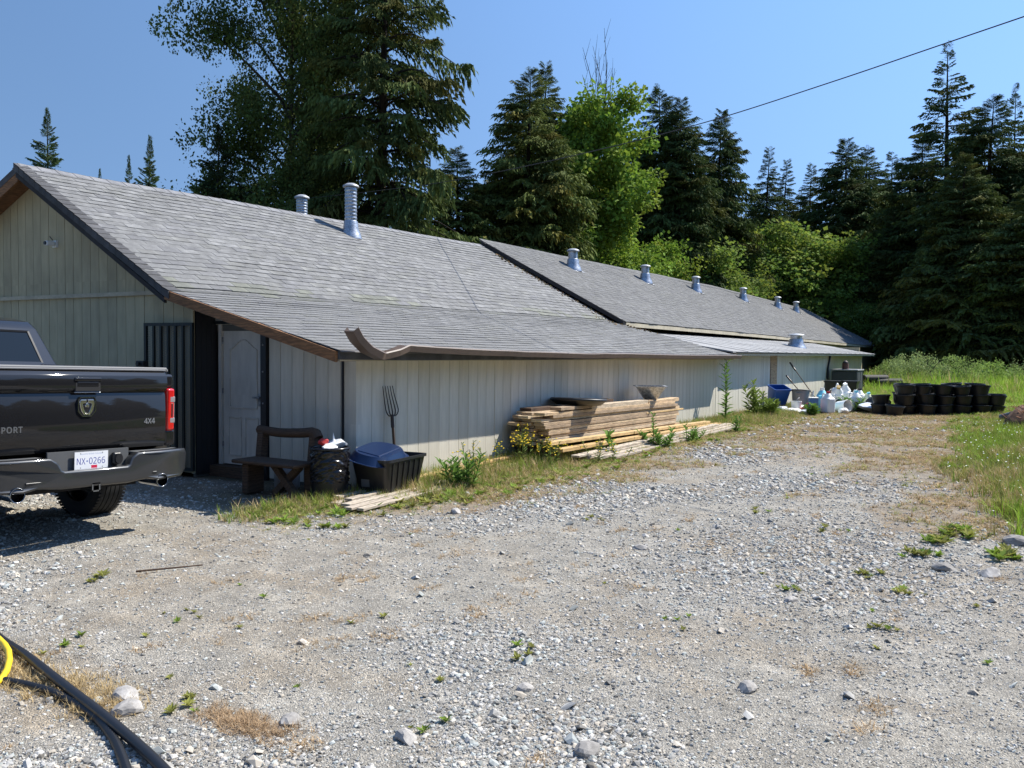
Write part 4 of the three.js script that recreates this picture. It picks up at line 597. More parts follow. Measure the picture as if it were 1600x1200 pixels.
{
  const r = rng(808), grp = 'planks of the lumber stack';
  plank(11.5, 11.7, 6.62, 0.13, 0.2, 0.6, M.oldWood, 'dark wooden bearer under the left end of the lumber stack', 'bearers', 0, 0, 'timber_bearer'); plank(16.4, 16.6, 6.62, 0.12, 0.2, 0.6, M.oldWood, 'dark wooden bearer under the right end of the lumber stack', 'bearers', 0, 0, 'timber_bearer');
  let y = 0.255;
  for (let row = 0; row < 10; row++) { const t = 0.045; for (let c = 0; c < 3; c++) { const v = 6.44 + c * 0.185 + (r() - 0.5) * (c ? 0.02 : 0.045), s = 11.35 + (r() - 0.5) * 0.34 + (c === 0 ? 0.1 : 0), e = 16.85 + (r() - 0.5) * 0.3 - (row > 8 ? 0.1 : 0); plank(s, e, v, y, t, 0.18, lumberMats[Math.floor(r() * 5)], ['front', 'middle', 'back'][c] + ' plank in the ' + ['lowest', 'second', 'third', 'fourth', 'fifth', 'sixth', 'seventh', 'eighth', 'ninth', 'tenth', 'top full'][row] + ' layer of the tall lumber stack', grp, (r() - 0.5) * 0.02, -0.07 + (r() - 0.5) * 0.02); } y += t + 0.004; }
  const ty = y - 0.005;
  plank(12.9, 15.3, 6.43, ty + 0.01, 0.07, 0.18, lumberMats[4], 'thick plank lying on top of the lumber stack behind the funnel', null, 0.02, -0.03);
  plank(15.35, 16.9, 6.44, ty - 0.03, 0.07, 0.18, lumberMats[0], 'short tan plank at the right top end of the lumber stack', null, 0.02, 0.01);
  plank(11.5, 12.5, 6.76, ty + 0.035, 0.05, 0.2, M.oldWood, 'dark short plank on the back left of the lumber stack', null, 0, -0.01);
  plank(11.8, 13.0, 6.42, ty + 0.04, 0.05, 0.19, lumberMats[3], 'short brown plank overhanging the front left of the lumber stack', null, 0.03, -0.02);
  plank(13.1, 14.6, 6.82, ty + 0.05, 0.05, 0.18, M.oldWood, 'dark plank on the back of the lumber stack beyond the coiled tray', null, 0, -0.01);
  plank(15.2, 17.15, 6.36, 0.52, 0.03, 0.05, freshMats[0], 'pale batten sticking out of the right end of the lumber stack', null, 0, -0.02);
  plank(11.25, 18.5, 6.27, 0.235, 0.05, 0.14, freshMats[0], 'long fresh yellow board leaning along the foot of the lumber stack', null, 0.08, -0.17);
  plank(11.35, 18.9, 6.14, 0.155, 0.05, 0.14, freshMats[1], 'second fresh yellow board in front of the lumber stack, lower one', null, 0.1, -0.13);
  [[11.9, 19.2, 6.0, 0.075, 0.04, 0.15, 0], [12.1, 19.45, 5.9, 0.05, 0.04, 0.12, 1], [12.4, 19.1, 5.78, 0.035, 0.035, 0.12, 2], [11.6, 18.4, 6.02, 0.115, 0.03, 0.14, 1]].forEach(([a, b, v, h, t, w, m]) => plank(a, b, v, h, t, w, greyMats[m], 'bleached grey board lying in the grass before the lumber stack', 'bleached boards before the stack', 0.12, 0));
  // loose battens near the tub
  [[6.85, 9.0, 6.18, 0.1, 0, 0.04], [6.95, 8.9, 6.3, 0.12, 1, 0.05], [7.1, 8.2, 6.42, 0.1, 0, 0.07], [6.9, 8.6, 6.08, 0.09, 1, 0.03]].forEach(([a, b, v, w, m, h]) => plank(a, b, v, h, 0.028, w, greyMats[m], 'bleached batten on the ground in front of the black tub', 'battens by the tub', 0.12, 0));
  plank(7.2, 7.7, 6.62, 0.06, 0.03, 0.09, greyMats[1], 'short pale offcut lying in front of the bagged bin', 'offcuts', 0.02); plank(7.0, 7.6, 6.5, 0.03, 0.03, 0.1, greyMats[0], 'second pale offcut in front of the bagged bin', 'offcuts', 0.06);
  [[8.6, 11.6, 6.72, 0.1, 0.1], [8.7, 11.8, 6.62, 0.09, 0.06], [9.2, 11.9, 6.5, 0.1, 0.05], [8.55, 10.2, 6.82, 0.09, 0.08]].forEach(([a, b, v, w, h], i) => plank(a, b, v, h, 0.03, w, i < 2 ? freshMats[1] : lumberMats[2], 'orange tan batten lying along the wall base right of the tub', 'battens along the wall', 0.08 + 0.05 * i, 0.03));
  // coiled black tray on the stack
  const tr = thing('round_tray', 'shiny black round tray lying on the left end of the lumber stack', 'tray', P(12.75, 6.5, ty + 0.06)); tr.rotation.z = -0.05;
  part(tr, 'dish', lathe([[0, 0.015], [0.34, 0.02], [0.4, 0.08], [0.43, 0.1], [0.46, 0.095], [0.45, 0.07], [0.4, 0.03], [0.36, 0], [0, 0]], 40), M.potPlastic); part(tr, 'rim', new THREE.TorusGeometry(0.44, 0.025, 10, 44).rotateX(Math.PI / 2).translate(0, 0.085, 0), M.potPlastic); part(tr, 'inner_ring', new THREE.TorusGeometry(0.36, 0.018, 8, 40).rotateX(Math.PI / 2).translate(0, 0.05, 0), M.potPlastic);
  // sheet metal funnel
  const fn = thing('metal_hopper', 'four-sided galvanised hopper standing on the lumber stack', 'hopper', P(15.75, 6.5, ty + 0.012), null, 0.5);
  const a = 0.11, b = 0.27, h = 0.26, f4 = (i) => { const c = [[-1, 1], [1, 1], [1, -1], [-1, -1]], [x0, z0] = c[i], [x1, z1] = c[(i + 1) % 4]; return quadSlab([new V3(x0 * a, 0, z0 * a), new V3(x1 * a, 0, z1 * a), new V3(x1 * b, h, z1 * b), new V3(x0 * b, h, z0 * b)], new V3(0, 0.004, 0)); };
  for (let i = 0; i < 4; i++) part(fn, 'side', f4(i), M.zinc);
  part(fn, 'flange', merge([box(0.6, 0.012, 0.05, 0, h, 0.275), box(0.6, 0.012, 0.05, 0, h, -0.275), box(0.05, 0.012, 0.5, 0.275, h, 0), box(0.05, 0.012, 0.5, -0.275, h, 0)]), M.zincPale);
}
// ---------- clutter along the far wall ----------
{
  const bn = thing('recycling_bin', 'empty blue recycling bin tipped toward the viewer by the far wall', 'bin', P(25.75, 6.75, 0.02), null, -0.75); bn.rotation.order = 'YXZ'; bn.rotation.x = 0.3;
  part(bn, 'body', tubGeo(0.52, 0.42, 0.68, 0.78, 0.05), M.blueBin);
  const gc = thing('garbage_can', 'grey plastic garbage can leaning slightly beside the blue bin', 'garbage can', P(25.75, 6.05)); gc.rotation.z = -0.08;
  part(gc, 'body', lathe([[0, 0], [0.19, 0], [0.2, 0.03], [0.245, 0.56], [0.265, 0.57], [0.265, 0.6], [0.245, 0.6], [0.19, 0.03], [0, 0.03]], 28), M.greyPlastic); part(gc, 'rim', new THREE.TorusGeometry(0.255, 0.02, 8, 32).rotateX(Math.PI / 2).translate(0, 0.59, 0), M.greyDark); for (const s of [-1, 1]) part(gc, 'handle', rbox(0.04, 0.03, 0.16, 0.01, s * 0.275, 0.5, 0), M.greyPlastic);
  const jug = (pos, s, m, cap, label, ry, tilt = 0) => { const t = thing('plastic_jug', label, 'jug', pos, null, ry); t.rotation.z = tilt; part(t, 'body', merge([rbox(0.3 * s, 0.36 * s, 0.22 * s, 0.05 * s, 0, 0.18 * s, 0), lathe([[0.12 * s, 0.34 * s], [0.06 * s, 0.44 * s], [0.04 * s, 0.46 * s]], 16)]), m); part(t, 'cap', new THREE.CylinderGeometry(0.045 * s, 0.045 * s, 0.05 * s, 14).translate(0, 0.48 * s, 0), cap); part(t, 'handle', tube([new V3(0.06 * s, 0.42 * s, 0), new V3(0.16 * s, 0.44 * s, 0), new V3(0.17 * s, 0.3 * s, 0)], 0.022 * s, 10, 7), m); return t; };
  const bucket = (pos, r, h, m, label, tilt = 0, dir = 0) => { const t = thing('bucket', label, 'bucket', pos, null, dir); t.rotation.z = tilt; part(t, 'body', lathe([[0, 0], [r * 0.86, 0], [r * 0.9, 0.02], [r, h], [r * 1.06, h], [r * 1.06, h - 0.03], [r, h - 0.035], [r * 0.96, h], [r * 0.84, 0.02], [0, 0.02]], 24), m); part(t, 'bail', new THREE.TorusGeometry(r * 1.02, 0.006, 6, 24, Math.PI).rotateX(0.6).translate(0, h - 0.02, 0), M.zincPale); return t; };
  const sack = (pos, s, sy, m, label, seed, cat = 'bag') => { const g = rockGeo(seed, 4, 0.05, sy), p = g.attributes.position; for (let i = 0; i < p.count; i++) { const x = p.getX(i), y = p.getY(i), z = p.getZ(i), k = 1 + 0.22 * (fbm(x * 3 + seed, y * 4 + z * 3, 3) - 0.5); p.setXYZ(i, x * k, y * k, z * k); } g.computeVertexNormals(); return solo('crumpled_bag', g.scale(s, s, s), m, label, cat, null, pos); };
  bucket(P(25.0, 5.98, 0.0), 0.14, 0.32, M.whitePlastic, 'white bucket standing in front of the grey garbage can');
  { const c = thing('leaning_board', 'white board tilted against the grey garbage can', 'board', P(25.9, 5.78, 0.3)); c.rotation.set(0.2, 0.4, -0.5); part(c, 'sheet', box(0.34, 0.5, 0.012), M.paper); }
  sack(P(25.1, 5.72, 0.12), 0.22, 0.7, M.red, 'dark red bag beside the white bucket', 301); sack(P(24.8, 6.35, 0.06), 0.26, 0.5, M.clearBag, 'crumpled clear plastic bag at the foot of the blue bin', 302); sack(P(24.6, 6.0, 0.05), 0.34, 0.28, M.paper, 'flattened white plastic sack in the grass before the garbage can', 303); sack(P(24.7, 5.6, 0.05), 0.3, 0.25, M.clearBag, 'flattened clear sack in the grass before the cyan jug', 304);
  { const c = thing('carton', 'blue and white carton standing among the white containers', 'carton', P(25.0, 5.52), null, 0.3); part(c, 'box', box(0.26, 0.42, 0.24, 0, 0.21, 0), std(lin(0.08, 0.16, 0.34), 0.6)); part(c, 'flap', box(0.27, 0.02, 0.25, 0, 0.43, 0), M.paper); part(c, 'white_side', box(0.005, 0.4, 0.22, 0.134, 0.21, 0), M.paper); }
  jug(P(25.6, 5.42), 1.35, M.cyan, M.whitePlastic, 'tall pale cyan jug among the containers', 0.2);
  bucket(P(26.2, 5.4, 0), 0.19, 0.5, M.whitePlastic, 'tall white bucket beside the cyan jug'); jug(P(26.9, 5.32, 0.2), 1.3, M.whitePlastic, std(lin(0.4, 0.25, 0.06), 0.5), 'big white jug tipped on the heap with a brown cap', 0.4, 0.7);
  bucket(P(26.5, 5.15, 0.17), 0.17, 0.34, M.whitePlastic, 'white bucket lying on its side in front of the big white jug', 1.5, 0.3); bucket(P(28.4, 5.1, 0), 0.2, 0.42, M.whitePlastic, 'white bucket half hidden by weeds near the black bins'); jug(P(28.6, 4.95), 1.15, M.whitePlastic, M.blackPlastic, 'white jug with a black cap behind the weeds', 1.2);
  bucket(P(27.6, 4.62, 0), 0.21, 0.38, M.whitePlastic, 'squat white bucket left of the black trays'); { const j = jug(P(27.3, 4.5), 1.05, std(lin(0.7, 0.72, 0.5), 0.5), M.cyan, 'pale jug with yellow and blue print beside the squat bucket', 0.6, 0.1); part(j, 'print', box(0.2, 0.2, 0.004, 0, 0.18, 0.118), M.cyan); }
  sack(P(26.9, 4.15, 0.25), 0.42, 0.45, M.potPlastic, 'shiny black plastic sheet heaped behind the short black pot', 305); sack(P(26.3, 4.35, 0.16), 0.3, 0.4, M.clearBag, 'pale plastic sack between the white bucket and black sheet', 306);
  jug(P(25.3, 5.2, 0), 1.2, M.whitePlastic, M.red, 'white jug with a red cap before the tall white bucket', 0.9); bucket(P(25.9, 5.05, 0.16), 0.16, 0.36, M.whitePlastic, 'white bucket on its side at the front of the containers', 1.45, 1.0);
  jug(P(27.9, 5.25, 0.1), 1.4, M.whitePlastic, M.whitePlastic, 'large white jug leaning behind the weed clump', 0.2, 0.4); jug(P(26.9, 4.75, 0), 1.15, M.whitePlastic, M.cyan, 'white jug with a cyan cap left of the squat bucket', 2.0); sack(P(27.2, 5.5, 0.2), 0.34, 0.6, M.paper, 'white sack bulging behind the big white jug', 307);
  [[25.2, 5.85, 0.1, 0.18, 'paper', 'crumpled white paper sack behind the dark red bag'], [26.4, 5.75, 0.2, 0.26, 'whitePlastic', 'white plastic sack slumped between the cyan jug and the wall'], [28.0, 4.85, 0.1, 0.22, 'clearBag', 'clear plastic bag behind the squat white bucket'], [25.6, 4.85, 0.06, 0.16, 'paper', 'small crumpled white bag at the front of the containers'], [27.0, 5.0, 0.08, 0.2, 'cyan', 'pale blue plastic bag between the white jugs']].forEach(([u, v, y, s, m, l], i) => sack(P(u, v, y), s, 0.65, M[m], l, 330 + i));
  // two leaning tool handles
  for (const [a, b, l] of [[P(26.9, 5.9, 0), P(27.6, 6.92, 0.95), 'dark tool shaft leaning on the far wall, the shorter one'], [P(27.3, 5.75, 0), P(28.0, 6.92, 1.35), 'thin grey tool shaft leaning on the far wall, the longer one']]) { const t = thing('tool_shaft', l, 'tool', a); const e = b.clone().sub(a); part(t, 'shaft', tube([new V3(), e.clone().multiplyScalar(0.5), e], 0.014, 6, 7), M.oldWood); part(t, 'grip', tube([e.clone().multiplyScalar(0.82), e.clone().multiplyScalar(0.9), e], 0.026, 4, 8), M.blackPlastic); }
  // big grey crate
  const cr = thing('grey_crate', 'tall grey lidded crate against the far end of the lean-to', 'crate', P(34.4, 6.4)); part(cr, 'body', rbox(1.2, 0.98, 0.9, 0.03, 0, 0.5, 0), M.greyDark); part(cr, 'lid', rbox(1.26, 0.06, 0.96, 0.02, 0, 1.03, 0), M.greyPlastic); for (const s of [-0.45, 0, 0.45]) part(cr, 'rib', box(0.06, 0.94, 0.02, s, 0.5, 0.455), M.greyDark);
  { const c = thing('small_motor', 'small rusty brown motor sitting on the grey crate', 'motor', P(34.0, 6.4, 1.06)); part(c, 'housing', new THREE.CylinderGeometry(0.11, 0.12, 0.22, 18).translate(0, 0.11, 0), std(lin(0.12, 0.05, 0.035), 0.7)); part(c, 'cover', new THREE.SphereGeometry(0.1, 16, 10).translate(0, 0.22, 0), M.iron); part(c, 'foot', box(0.3, 0.03, 0.2, 0.05, 0.015, 0), M.greyPlastic); }
  for (const [u, v, l] of [[31.4, 6.3, 'left'], [31.7, 5.78, 'right']]) { const t = thing('black_bin', l + ' one of two black bins before the grey crate', 'bin', P(u, v)); part(t, 'body', tubGeo(0.5, 0.46, 0.7, 0.85, 0.04), M.blackPlastic); part(t, 'rim', box(0.56, 0.03, 0.52, 0, 0.7, 0), M.blackPlastic); }
  // corrugated pipe lengths
  const pts = []; for (let i = 0; i <= 44; i++) pts.push([0.15 + (i % 2 ? 0.018 : 0), -0.55 + i * 0.025]); const cg = merge([lathe(pts, 20), new THREE.CylinderGeometry(0.13, 0.13, 1.08, 18)]).rotateZ(Math.PI / 2);
  [[38, 6.0, 0.62, 'top length of black corrugated pipe on the stack', 0.75], [38.3, 5.55, 0.48, 'right-hand length of black corrugated pipe on the stack', 0.9], [37.9, 6.1, 0.24, 'lower left length of black corrugated pipe on the stack', 0.7], [38.5, 5.7, 0.17, 'lowest length of black corrugated pipe on the ground', 0.85], [38.6, 6.2, 0.4, 'rearmost length of black corrugated pipe on the stack', 0.6]].forEach(([u, v, y, l, ry]) => { const t = solo('corrugated_pipe', cg, M.pipePlastic, l, 'pipe', null, P(u, v, y)); t.rotation.y = -ry; });
}
// ---------- nursery pots ----------
{
  const proto = new THREE.Group(); proto.name = 'nursery_pot'; const r = 0.24, h = 0.27;
  part(proto, 'body', lathe([[0, 0], [r * 0.78, 0], [r * 0.8, 0.015], [r * 0.97, h - 0.045], [r * 0.97, h - 0.03]], 28), M.potPlastic); part(proto, 'rim', lathe([[r * 0.97, h - 0.045], [r * 1.05, h - 0.04], [r * 1.06, h], [r * 0.99, h], [r * 0.94, h - 0.05], [r * 0.77, 0.02], [0, 0.02]], 28), M.potPlastic);
  const rr = rng(606); const put = (u, v, y, label, tx = 0, tz = 0) => { const c = copyOf(proto, P(u, v, y), label, rr() * 6); c.userData = { label, category: 'pot', group: 'black nursery pots' }; c.rotation.x = tx; c.rotation.z = tz; return c; };
  const ux = 26.2, tiers = ['bottom', 'middle', 'top'], cols = ['first', 'second', 'third', 'fourth', 'fifth', 'sixth'];
  for (let row = 0; row < 3; row++) for (let c = 0; c < 6; c++) { const n = c === 5 ? 2 : 3; for (let k = 0; k < n; k++) { const u = ux + row * 0.5 + c * 0.3 + (rr() - 0.5) * 0.16, v = 3.32 - c * 0.42 + row * 0.12 + (rr() - 0.5) * 0.15; put(u, v, 0.0 + k * (h - 0.005), row === 0 ? tiers[k] + ' black pot of the ' + cols[c] + ' front stack from the left' : 'black pot stacked behind the front row of pots', (rr() - 0.5) * 0.15, (rr() - 0.5) * 0.15).scale.setScalar(0.92 + 0.2 * rr()); } }
  put(25.9, 3.95, 0, 'lone black pot standing just left of the pot stacks', 0.03, 0); put(26.1, 3.95, 0.25, 'black pot set on top of the lone pot left of the stacks', 0, 0.06); put(26.6, 4.5, 0, 'lone black pot standing beside the white containers', 0.05, 0.02); put(25.6, 3.55, 0, 'black pot on the ground before the left end of the stacks', 0.1, 0.05);
  // reddish brush heap and pipe at the right edge
  const hp = thing('brush_heap', 'rust-brown heap of dead brush at the right edge of the grass', 'brush heap', P(23.4, 0.15));
  const m = new THREE.SphereGeometry(1, 28, 14, 0, 6.2832, 0, Math.PI / 2).scale(1.1, 0.5, 0.75), p = m.attributes.position; for (let i = 0; i < p.count; i++) p.setY(i, p.getY(i) * (0.75 + 0.6 * fbm(p.getX(i) * 4, p.getZ(i) * 4, 3))); m.computeVertexNormals(); part(hp, 'mound', m, std(lin(0.26, 0.12, 0.06), 0.95, { map: gravelMap }));
  const tw = []; for (let i = 0; i < 160; i++) { const a = rr() * 6.28, d = Math.sqrt(rr()), x = Math.cos(a) * d, z = Math.sin(a) * d * 0.7, y = 0.45 * Math.sqrt(Math.max(0, 1 - d * d)) + 0.02; tw.push(bar(new V3(x, y, z), new V3(x + (rr() - 0.5) * 0.5, y + rr() * 0.16, z + (rr() - 0.5) * 0.5), 0.012)); } part(hp, 'twigs', merge(tw), std(lin(0.32, 0.14, 0.07), 0.9));
  solo('grey_pipe', tube([P(24.6, 1.0, 0.12), P(24.4, 0.4, 0.35), P(24.1, -0.3, 0.62), P(23.6, -1.2, 0.8)], 0.07, 20, 12), std(lin(0.1, 0.115, 0.13), 0.5), 'dark grey pipe resting on the brush heap at the right edge', 'pipe');
}
// ---------- hoses at lower left ----------
{
  const hy = (u, v, r) => P(u, v, gh(u, v) + r);
  solo('black_hose', tube([hy(3.1, 10.5, 0.03), hy(3.5, 8, 0.03), hy(3.3, 6.4, 0.03), hy(2.95, 5.7, 0.03), hy(2.73, 5.08, 0.035), hy(2.62, 4.6, 0.04), hy(2.48, 4.03, 0.045), hy(2.36, 3.5, 0.04), hy(2.2, 2.9, 0.03), hy(1.7, 1.6, 0.03), hy(0.6, -0.6, 0.03), hy(-0.8, -3, 0.03)], 0.023, 140, 12), M.blackHose, 'thick smooth black hose crossing the lower left corner of the yard', 'hose');
  const c = new THREE.CatmullRomCurve3([hy(1.9, 5.2, 0.02), hy(2.28, 4.75, 0.02), hy(2.43, 4.2, 0.02), hy(2.4, 3.75, 0.02), hy(2.3, 3.4, 0.02), hy(2.0, 2.8, 0.02)]), g = new THREE.TubeGeometry(c, 240, 0.021, 10), p = g.attributes.position, q = new V3(); for (let i = 0; i <= 240; i++) { c.getPointAt(i / 240, q); const k = i % 2 ? 1.0 : 0.8; for (let j = 0; j <= 10; j++) { const n = i * 11 + j; p.setXYZ(n, q.x + (p.getX(n) - q.x) * k, q.y + (p.getY(n) - q.y) * k, q.z + (p.getZ(n) - q.z) * k); } } g.computeVertexNormals(); solo('corrugated_hose', g, M.blackHose, 'thin ribbed black hose lying beside the thick smooth hose', 'hose');
  solo('yellow_hose', tube([hy(2.75, 5.3, 0.02), hy(2.66, 4.98, 0.07), hy(2.57, 4.68, 0.06), hy(2.46, 4.5, 0.03), hy(2.3, 4.36, 0.02), hy(1.9, 4.35, 0.02), hy(1.2, 4.7, 0.02), hy(0.2, 5.6, 0.02), hy(-1.5, 6, 0.02)], 0.017, 50, 10), M.yellowHose, 'bright yellow hose curving at the left edge of the yard', 'hose');
}
// ---------- larger rocks ----------
[[4.35, 1.25, 0.055, 'pale square rock casting a shadow on the fine gravel'], [2.6, 3.74, 0.075, 'dark topped flat rock beside the black hose'], [2.52, 3.6, 0.07, 'pale flat rock nearest the black hose'], [7.47, 5.22, 0.07, 'white rock at the edge of the wall grass'], [7.6, 0.66, 0.085, 'upright blue grey rock near the right grass bank'], [7.62, 0.35, 0.09, 'broad grey rock by the right grass bank'], [8.95, 0.2, 0.11, 'dark grey boulder at the foot of the grass bank'], [6.03, 1.45, 0.05, 'grey rock among coarse gravel at right'], [3.0, 2.35, 0.06, 'broad pale stone near the lower edge'], [3.75, 2.2, 0.045, 'blocky grey stone in the near gravel'], [2.85, 2.9, 0.055, 'tan flat stone at the lower left'], [7.0, 2.96, 0.06, 'grey green rock in the coarse band of gravel'], [3.3, 1.62, 0.06, 'long pale stone near the bottom centre']].forEach(([u, v, s, l], i) => { const t = 0.42 + 0.26 * hash(i, 9), g = rockGeo(500 + i, 2, 0.16, 0.6); const o = solo('rock', g.scale(s, s, s), std(lin(t * 1.05, t * 0.99, t * 0.9), 0.92, { flatShading: true, map: granule }), l, 'rock', null, P(u, v, gh(u, v) + s * 0.14)); o.rotation.y = i * 1.3; });
solo('dry_stick', taperTube([P(4.1, 5.75, 0.02), P(4.3, 5.6, 0.025), P(4.5, 5.5, 0.02)], 0.008, 0.005, 8, 6), M.oldWood, 'thin brown stick lying on the gravel behind the truck', 'stick');
// ---------- overhead cable ----------
{ const c = new THREE.CatmullRomCurve3([P(11.2, -3.6, 6.15), P(13.5, 1.236, 5.93), P(14.32, 2.987, 5.848), P(15.5, 5.49, 5.785), P(17.4, 9.6, 5.9), P(19.59, 14.2, 6.195), P(21.13, 17.49, 6.513), P(24.19, 24, 7.223)]); solo('overhead_cable', new THREE.TubeGeometry(c, 120, 0.009, 6), M.cable, 'black overhead cable crossing the sky above the roofs', 'cable'); }

// ---------- foliage ----------
const leafM = (r, g, b, t = 0.3) => new THREE.MeshPhysicalMaterial({ color: lin(r, g, b), roughness: 0.9, specularIntensity: 0.3, transmission: t, thickness: 0, side: THREE.DoubleSide });
const FM = { broad: leafM(1, 1, 1, 0.35), grass: leafM(1, 1, 1, 0.3), flower: std(lin(0.85, 0.6, 0.02), 0.7, { side: THREE.DoubleSide }), white: std(lin(0.75, 0.75, 0.68), 0.8, { side: THREE.DoubleSide }) };
function leafy(fn) { const pos = []; fn((a, b, c) => pos.push(a.x, a.y, a.z, b.x, b.y, b.z, c.x, c.y, c.z)); const g = new THREE.BufferGeometry(); g.setAttribute('position', new THREE.Float32BufferAttribute(pos, 3)); g.computeVertexNormals(); return g; }
// kite-shaped leaflet from base along dir, with width vector
function kite(tri, b, dir, wid, fold) { const m = b.clone().addScaledVector(dir, 0.45), tip = b.clone().add(dir), l = m.clone().add(wid).add(fold), r = m.clone().sub(wid).add(fold); tri(b, l, tip); tri(b, tip, r); }
// one conifer bough of unit length along +x: sagging axis, side twigs, hanging sprays
function boughPts(seed, hang, n1, fine, size = 1) {
  const r = rng(seed), pos = [], tri = (p, q, s) => pos.push(p.x, p.y, p.z, q.x, q.y, q.z, s.x, s.y, s.z);
  const ax = (t) => new V3(t, 0.16 * t - hang * 0.5 * t * t + 0.24 * hang * Math.pow(t, 4), 0);
  for (let k = 0; k < n1; k++) {
    const t = 0.1 + 0.9 * Math.pow((k + r()) / n1, 0.8), s = k % 2 ? 1 : -1, b = ax(t), l = (0.34 * (1 - t) + 0.14) * (0.55 + 0.8 * r()), da = (0.6 + 0.55 * r()) * s, d = new V3(Math.cos(da), -0.1 - 0.35 * r() * hang, Math.sin(da)).multiplyScalar(l);
    const m = 3 + Math.floor(fine * (0.4 + r()));
    for (let q = 0; q < m; q++) { const f = (q + 0.6) / m, p = b.clone().addScaledVector(d, f); p.y -= 0.08 * f * f * hang; const dir = new V3(d.x * 0.4 + (r() - 0.5) * 0.12, -(0.03 + 0.2 * r()) * (0.1 + hang), d.z * 0.4 + (r() - 0.5) * 0.12); dir.setLength((0.075 + 0.1 * r()) * size); const w = new V3(r() - 0.5, (r() - 0.5) * 0.6, r() - 0.5).cross(dir).setLength((0.016 + 0.018 * r()) * size); kite(tri, p, dir, w, new V3(0, 0.01, 0)); }
  }
  kite(tri, ax(0.94), new V3(0.13, -0.04, 0), new V3(0, 0, 0.022), new V3());
  return new Float32Array(pos);
}
const boughs = { cedar: [1, 2, 3].map((k) => boughPts(k, 1.6, 30, 7, 0.8)), open: [4, 5, 6].map((k) => boughPts(k, 1.45, 46, 10, 0.6)), fir: [7, 8].map((k) => boughPts(k, 0.15, 26, 6)), hemlock: [9, 10].map((k) => boughPts(k, 0.6, 24, 5)) };
function baked(items, sources) { // items: [matrix, colour, source index] -> one mesh
  let n = 0; for (const it of items) n += sources[it[2]].length; const pos = new Float32Array(n), col = new Float32Array(n); let o = 0;
  for (const [m, c, k] of items) { const s = sources[k], e = m.elements; for (let i = 0; i < s.length; i += 3) { const x = s[i], y = s[i + 1], z = s[i + 2]; pos[o] = e[0] * x + e[4] * y + e[8] * z + e[12]; pos[o + 1] = e[1] * x + e[5] * y + e[9] * z + e[13]; pos[o + 2] = e[2] * x + e[6] * y + e[10] * z + e[14]; col[o] = c[0]; col[o + 1] = c[1]; col[o + 2] = c[2]; o += 3; } }
  const g = new THREE.BufferGeometry(); g.setAttribute('position', new THREE.BufferAttribute(pos, 3)); g.setAttribute('color', new THREE.BufferAttribute(col, 3)); g.computeVertexNormals(); return g;
}
// a conifer of nominal height 15 m and radius 3 m
function coniferProto(kind, o) {
  const r = rng(o.seed), H = 15, rad = 3, lean = (r() - 0.5) * 0.4, ctr = (y) => new V3(lean * Math.pow(y / H, 2), y, 0.15 * Math.sin(y * 0.3 + o.seed) * y / H), y0 = o.bare ?? 0.03, items = [], N = o.n ?? 420;
  for (let k = 0; k < N; k++) {
    const g = 1 - Math.pow(1 - (k + r()) / N, o.pack ?? 0.92), y = (y0 + (1 - y0) * g) * H * 0.985, a = r() * 6.2832;
    const lump = 0.62 + 0.76 * fbm(a * 1.1 + o.seed * 3, y * 0.42 + o.seed, 3) , L = rad * (o.shape ? o.shape(g) : Math.pow(1 - g, 0.78) * (0.62 + 0.38 * sm(0, 0.18, g)));
    const l = Math.max(lerp(0.5, 0.3, sm(0.85, 1, g)), L * lump * (0.62 + 0.55 * r())), up = lerp(-0.02, 0.5, Math.pow(g, 2.2)) + 0.7 * sm(0.88, 1, g) + (r() - 0.5) * 0.35 + (o.up ?? 0), b = 0.68 + 0.64 * r(), warm = r();
    const q = new THREE.Quaternion().setFromEuler(new THREE.Euler(0, a, up, 'YXZ')).multiply(eul((r() - 0.5) * 0.7, 0, 0));
    items.push([TM(ctr(y), q, new V3(l, Math.max(l * 0.85, 0.38) * (0.85 + 0.5 * r()), l * (0.7 + 0.4 * r()) + 0.2)), [b * (warm > 0.8 ? 1.35 : 1), b, b * (warm > 0.8 ? 0.8 : 1)], Math.floor(r() * boughs[kind].length)]);
  }
  const limbs = []; if (o.limbs) for (let k = 0; k < o.limbs; k++) { const it = items[Math.floor(k / o.limbs * N * 0.9)], p = new V3(0, 0, 0).applyMatrix4(it[0]), m = new V3(0.45, 0.0, 0).applyMatrix4(it[0]), e = new V3(0.85, -0.22, 0).applyMatrix4(it[0]); limbs.push(taperTube([p, m, e], 0.045, 0.01, 6, 5)); }
  return { crown: baked(items, boughs[kind]), trunk: merge([taperTube([0, 0.25, 0.5, 0.75, 0.97].map((f) => ctr(f * H)), 0.26, 0.012, 20, 9), ...limbs]) };
}
const CP = {
  cedar: [1, 2, 3, 4].map((s) => coniferProto('cedar', { seed: 20 + s, n: 440 })),
  wide: [coniferProto('cedar', { seed: 31, n: 660, shape: (g) => Math.pow(1 - g, 0.55), bare: 0.01 }), coniferProto('cedar', { seed: 32, n: 660, shape: (g) => Math.pow(1 - g, 0.62), bare: 0.01 })],
  open: [coniferProto('open', { seed: 33, n: 250, shape: (g) => 0.95 * Math.pow(1 - g, 0.36) * (0.75 + 0.25 * sm(0, 0.3, g)), pack: 0.95, limbs: 150, bare: 0.06 })],
  fir: [coniferProto('fir', { seed: 34, n: 330, up: 0.05 })],
  hemlock: [coniferProto('hemlock', { seed: 35, n: 240, shape: (g) => 0.95 * Math.pow(1 - g, 0.62), up: -0.08, limbs: 60 })],
};
const foliageM = (c, t = 0.2) => new THREE.MeshPhysicalMaterial({ color: lin(...c), roughness: 0.92, specularIntensity: 0.25, transmission: t, thickness: 0, side: THREE.DoubleSide, vertexColors: true });
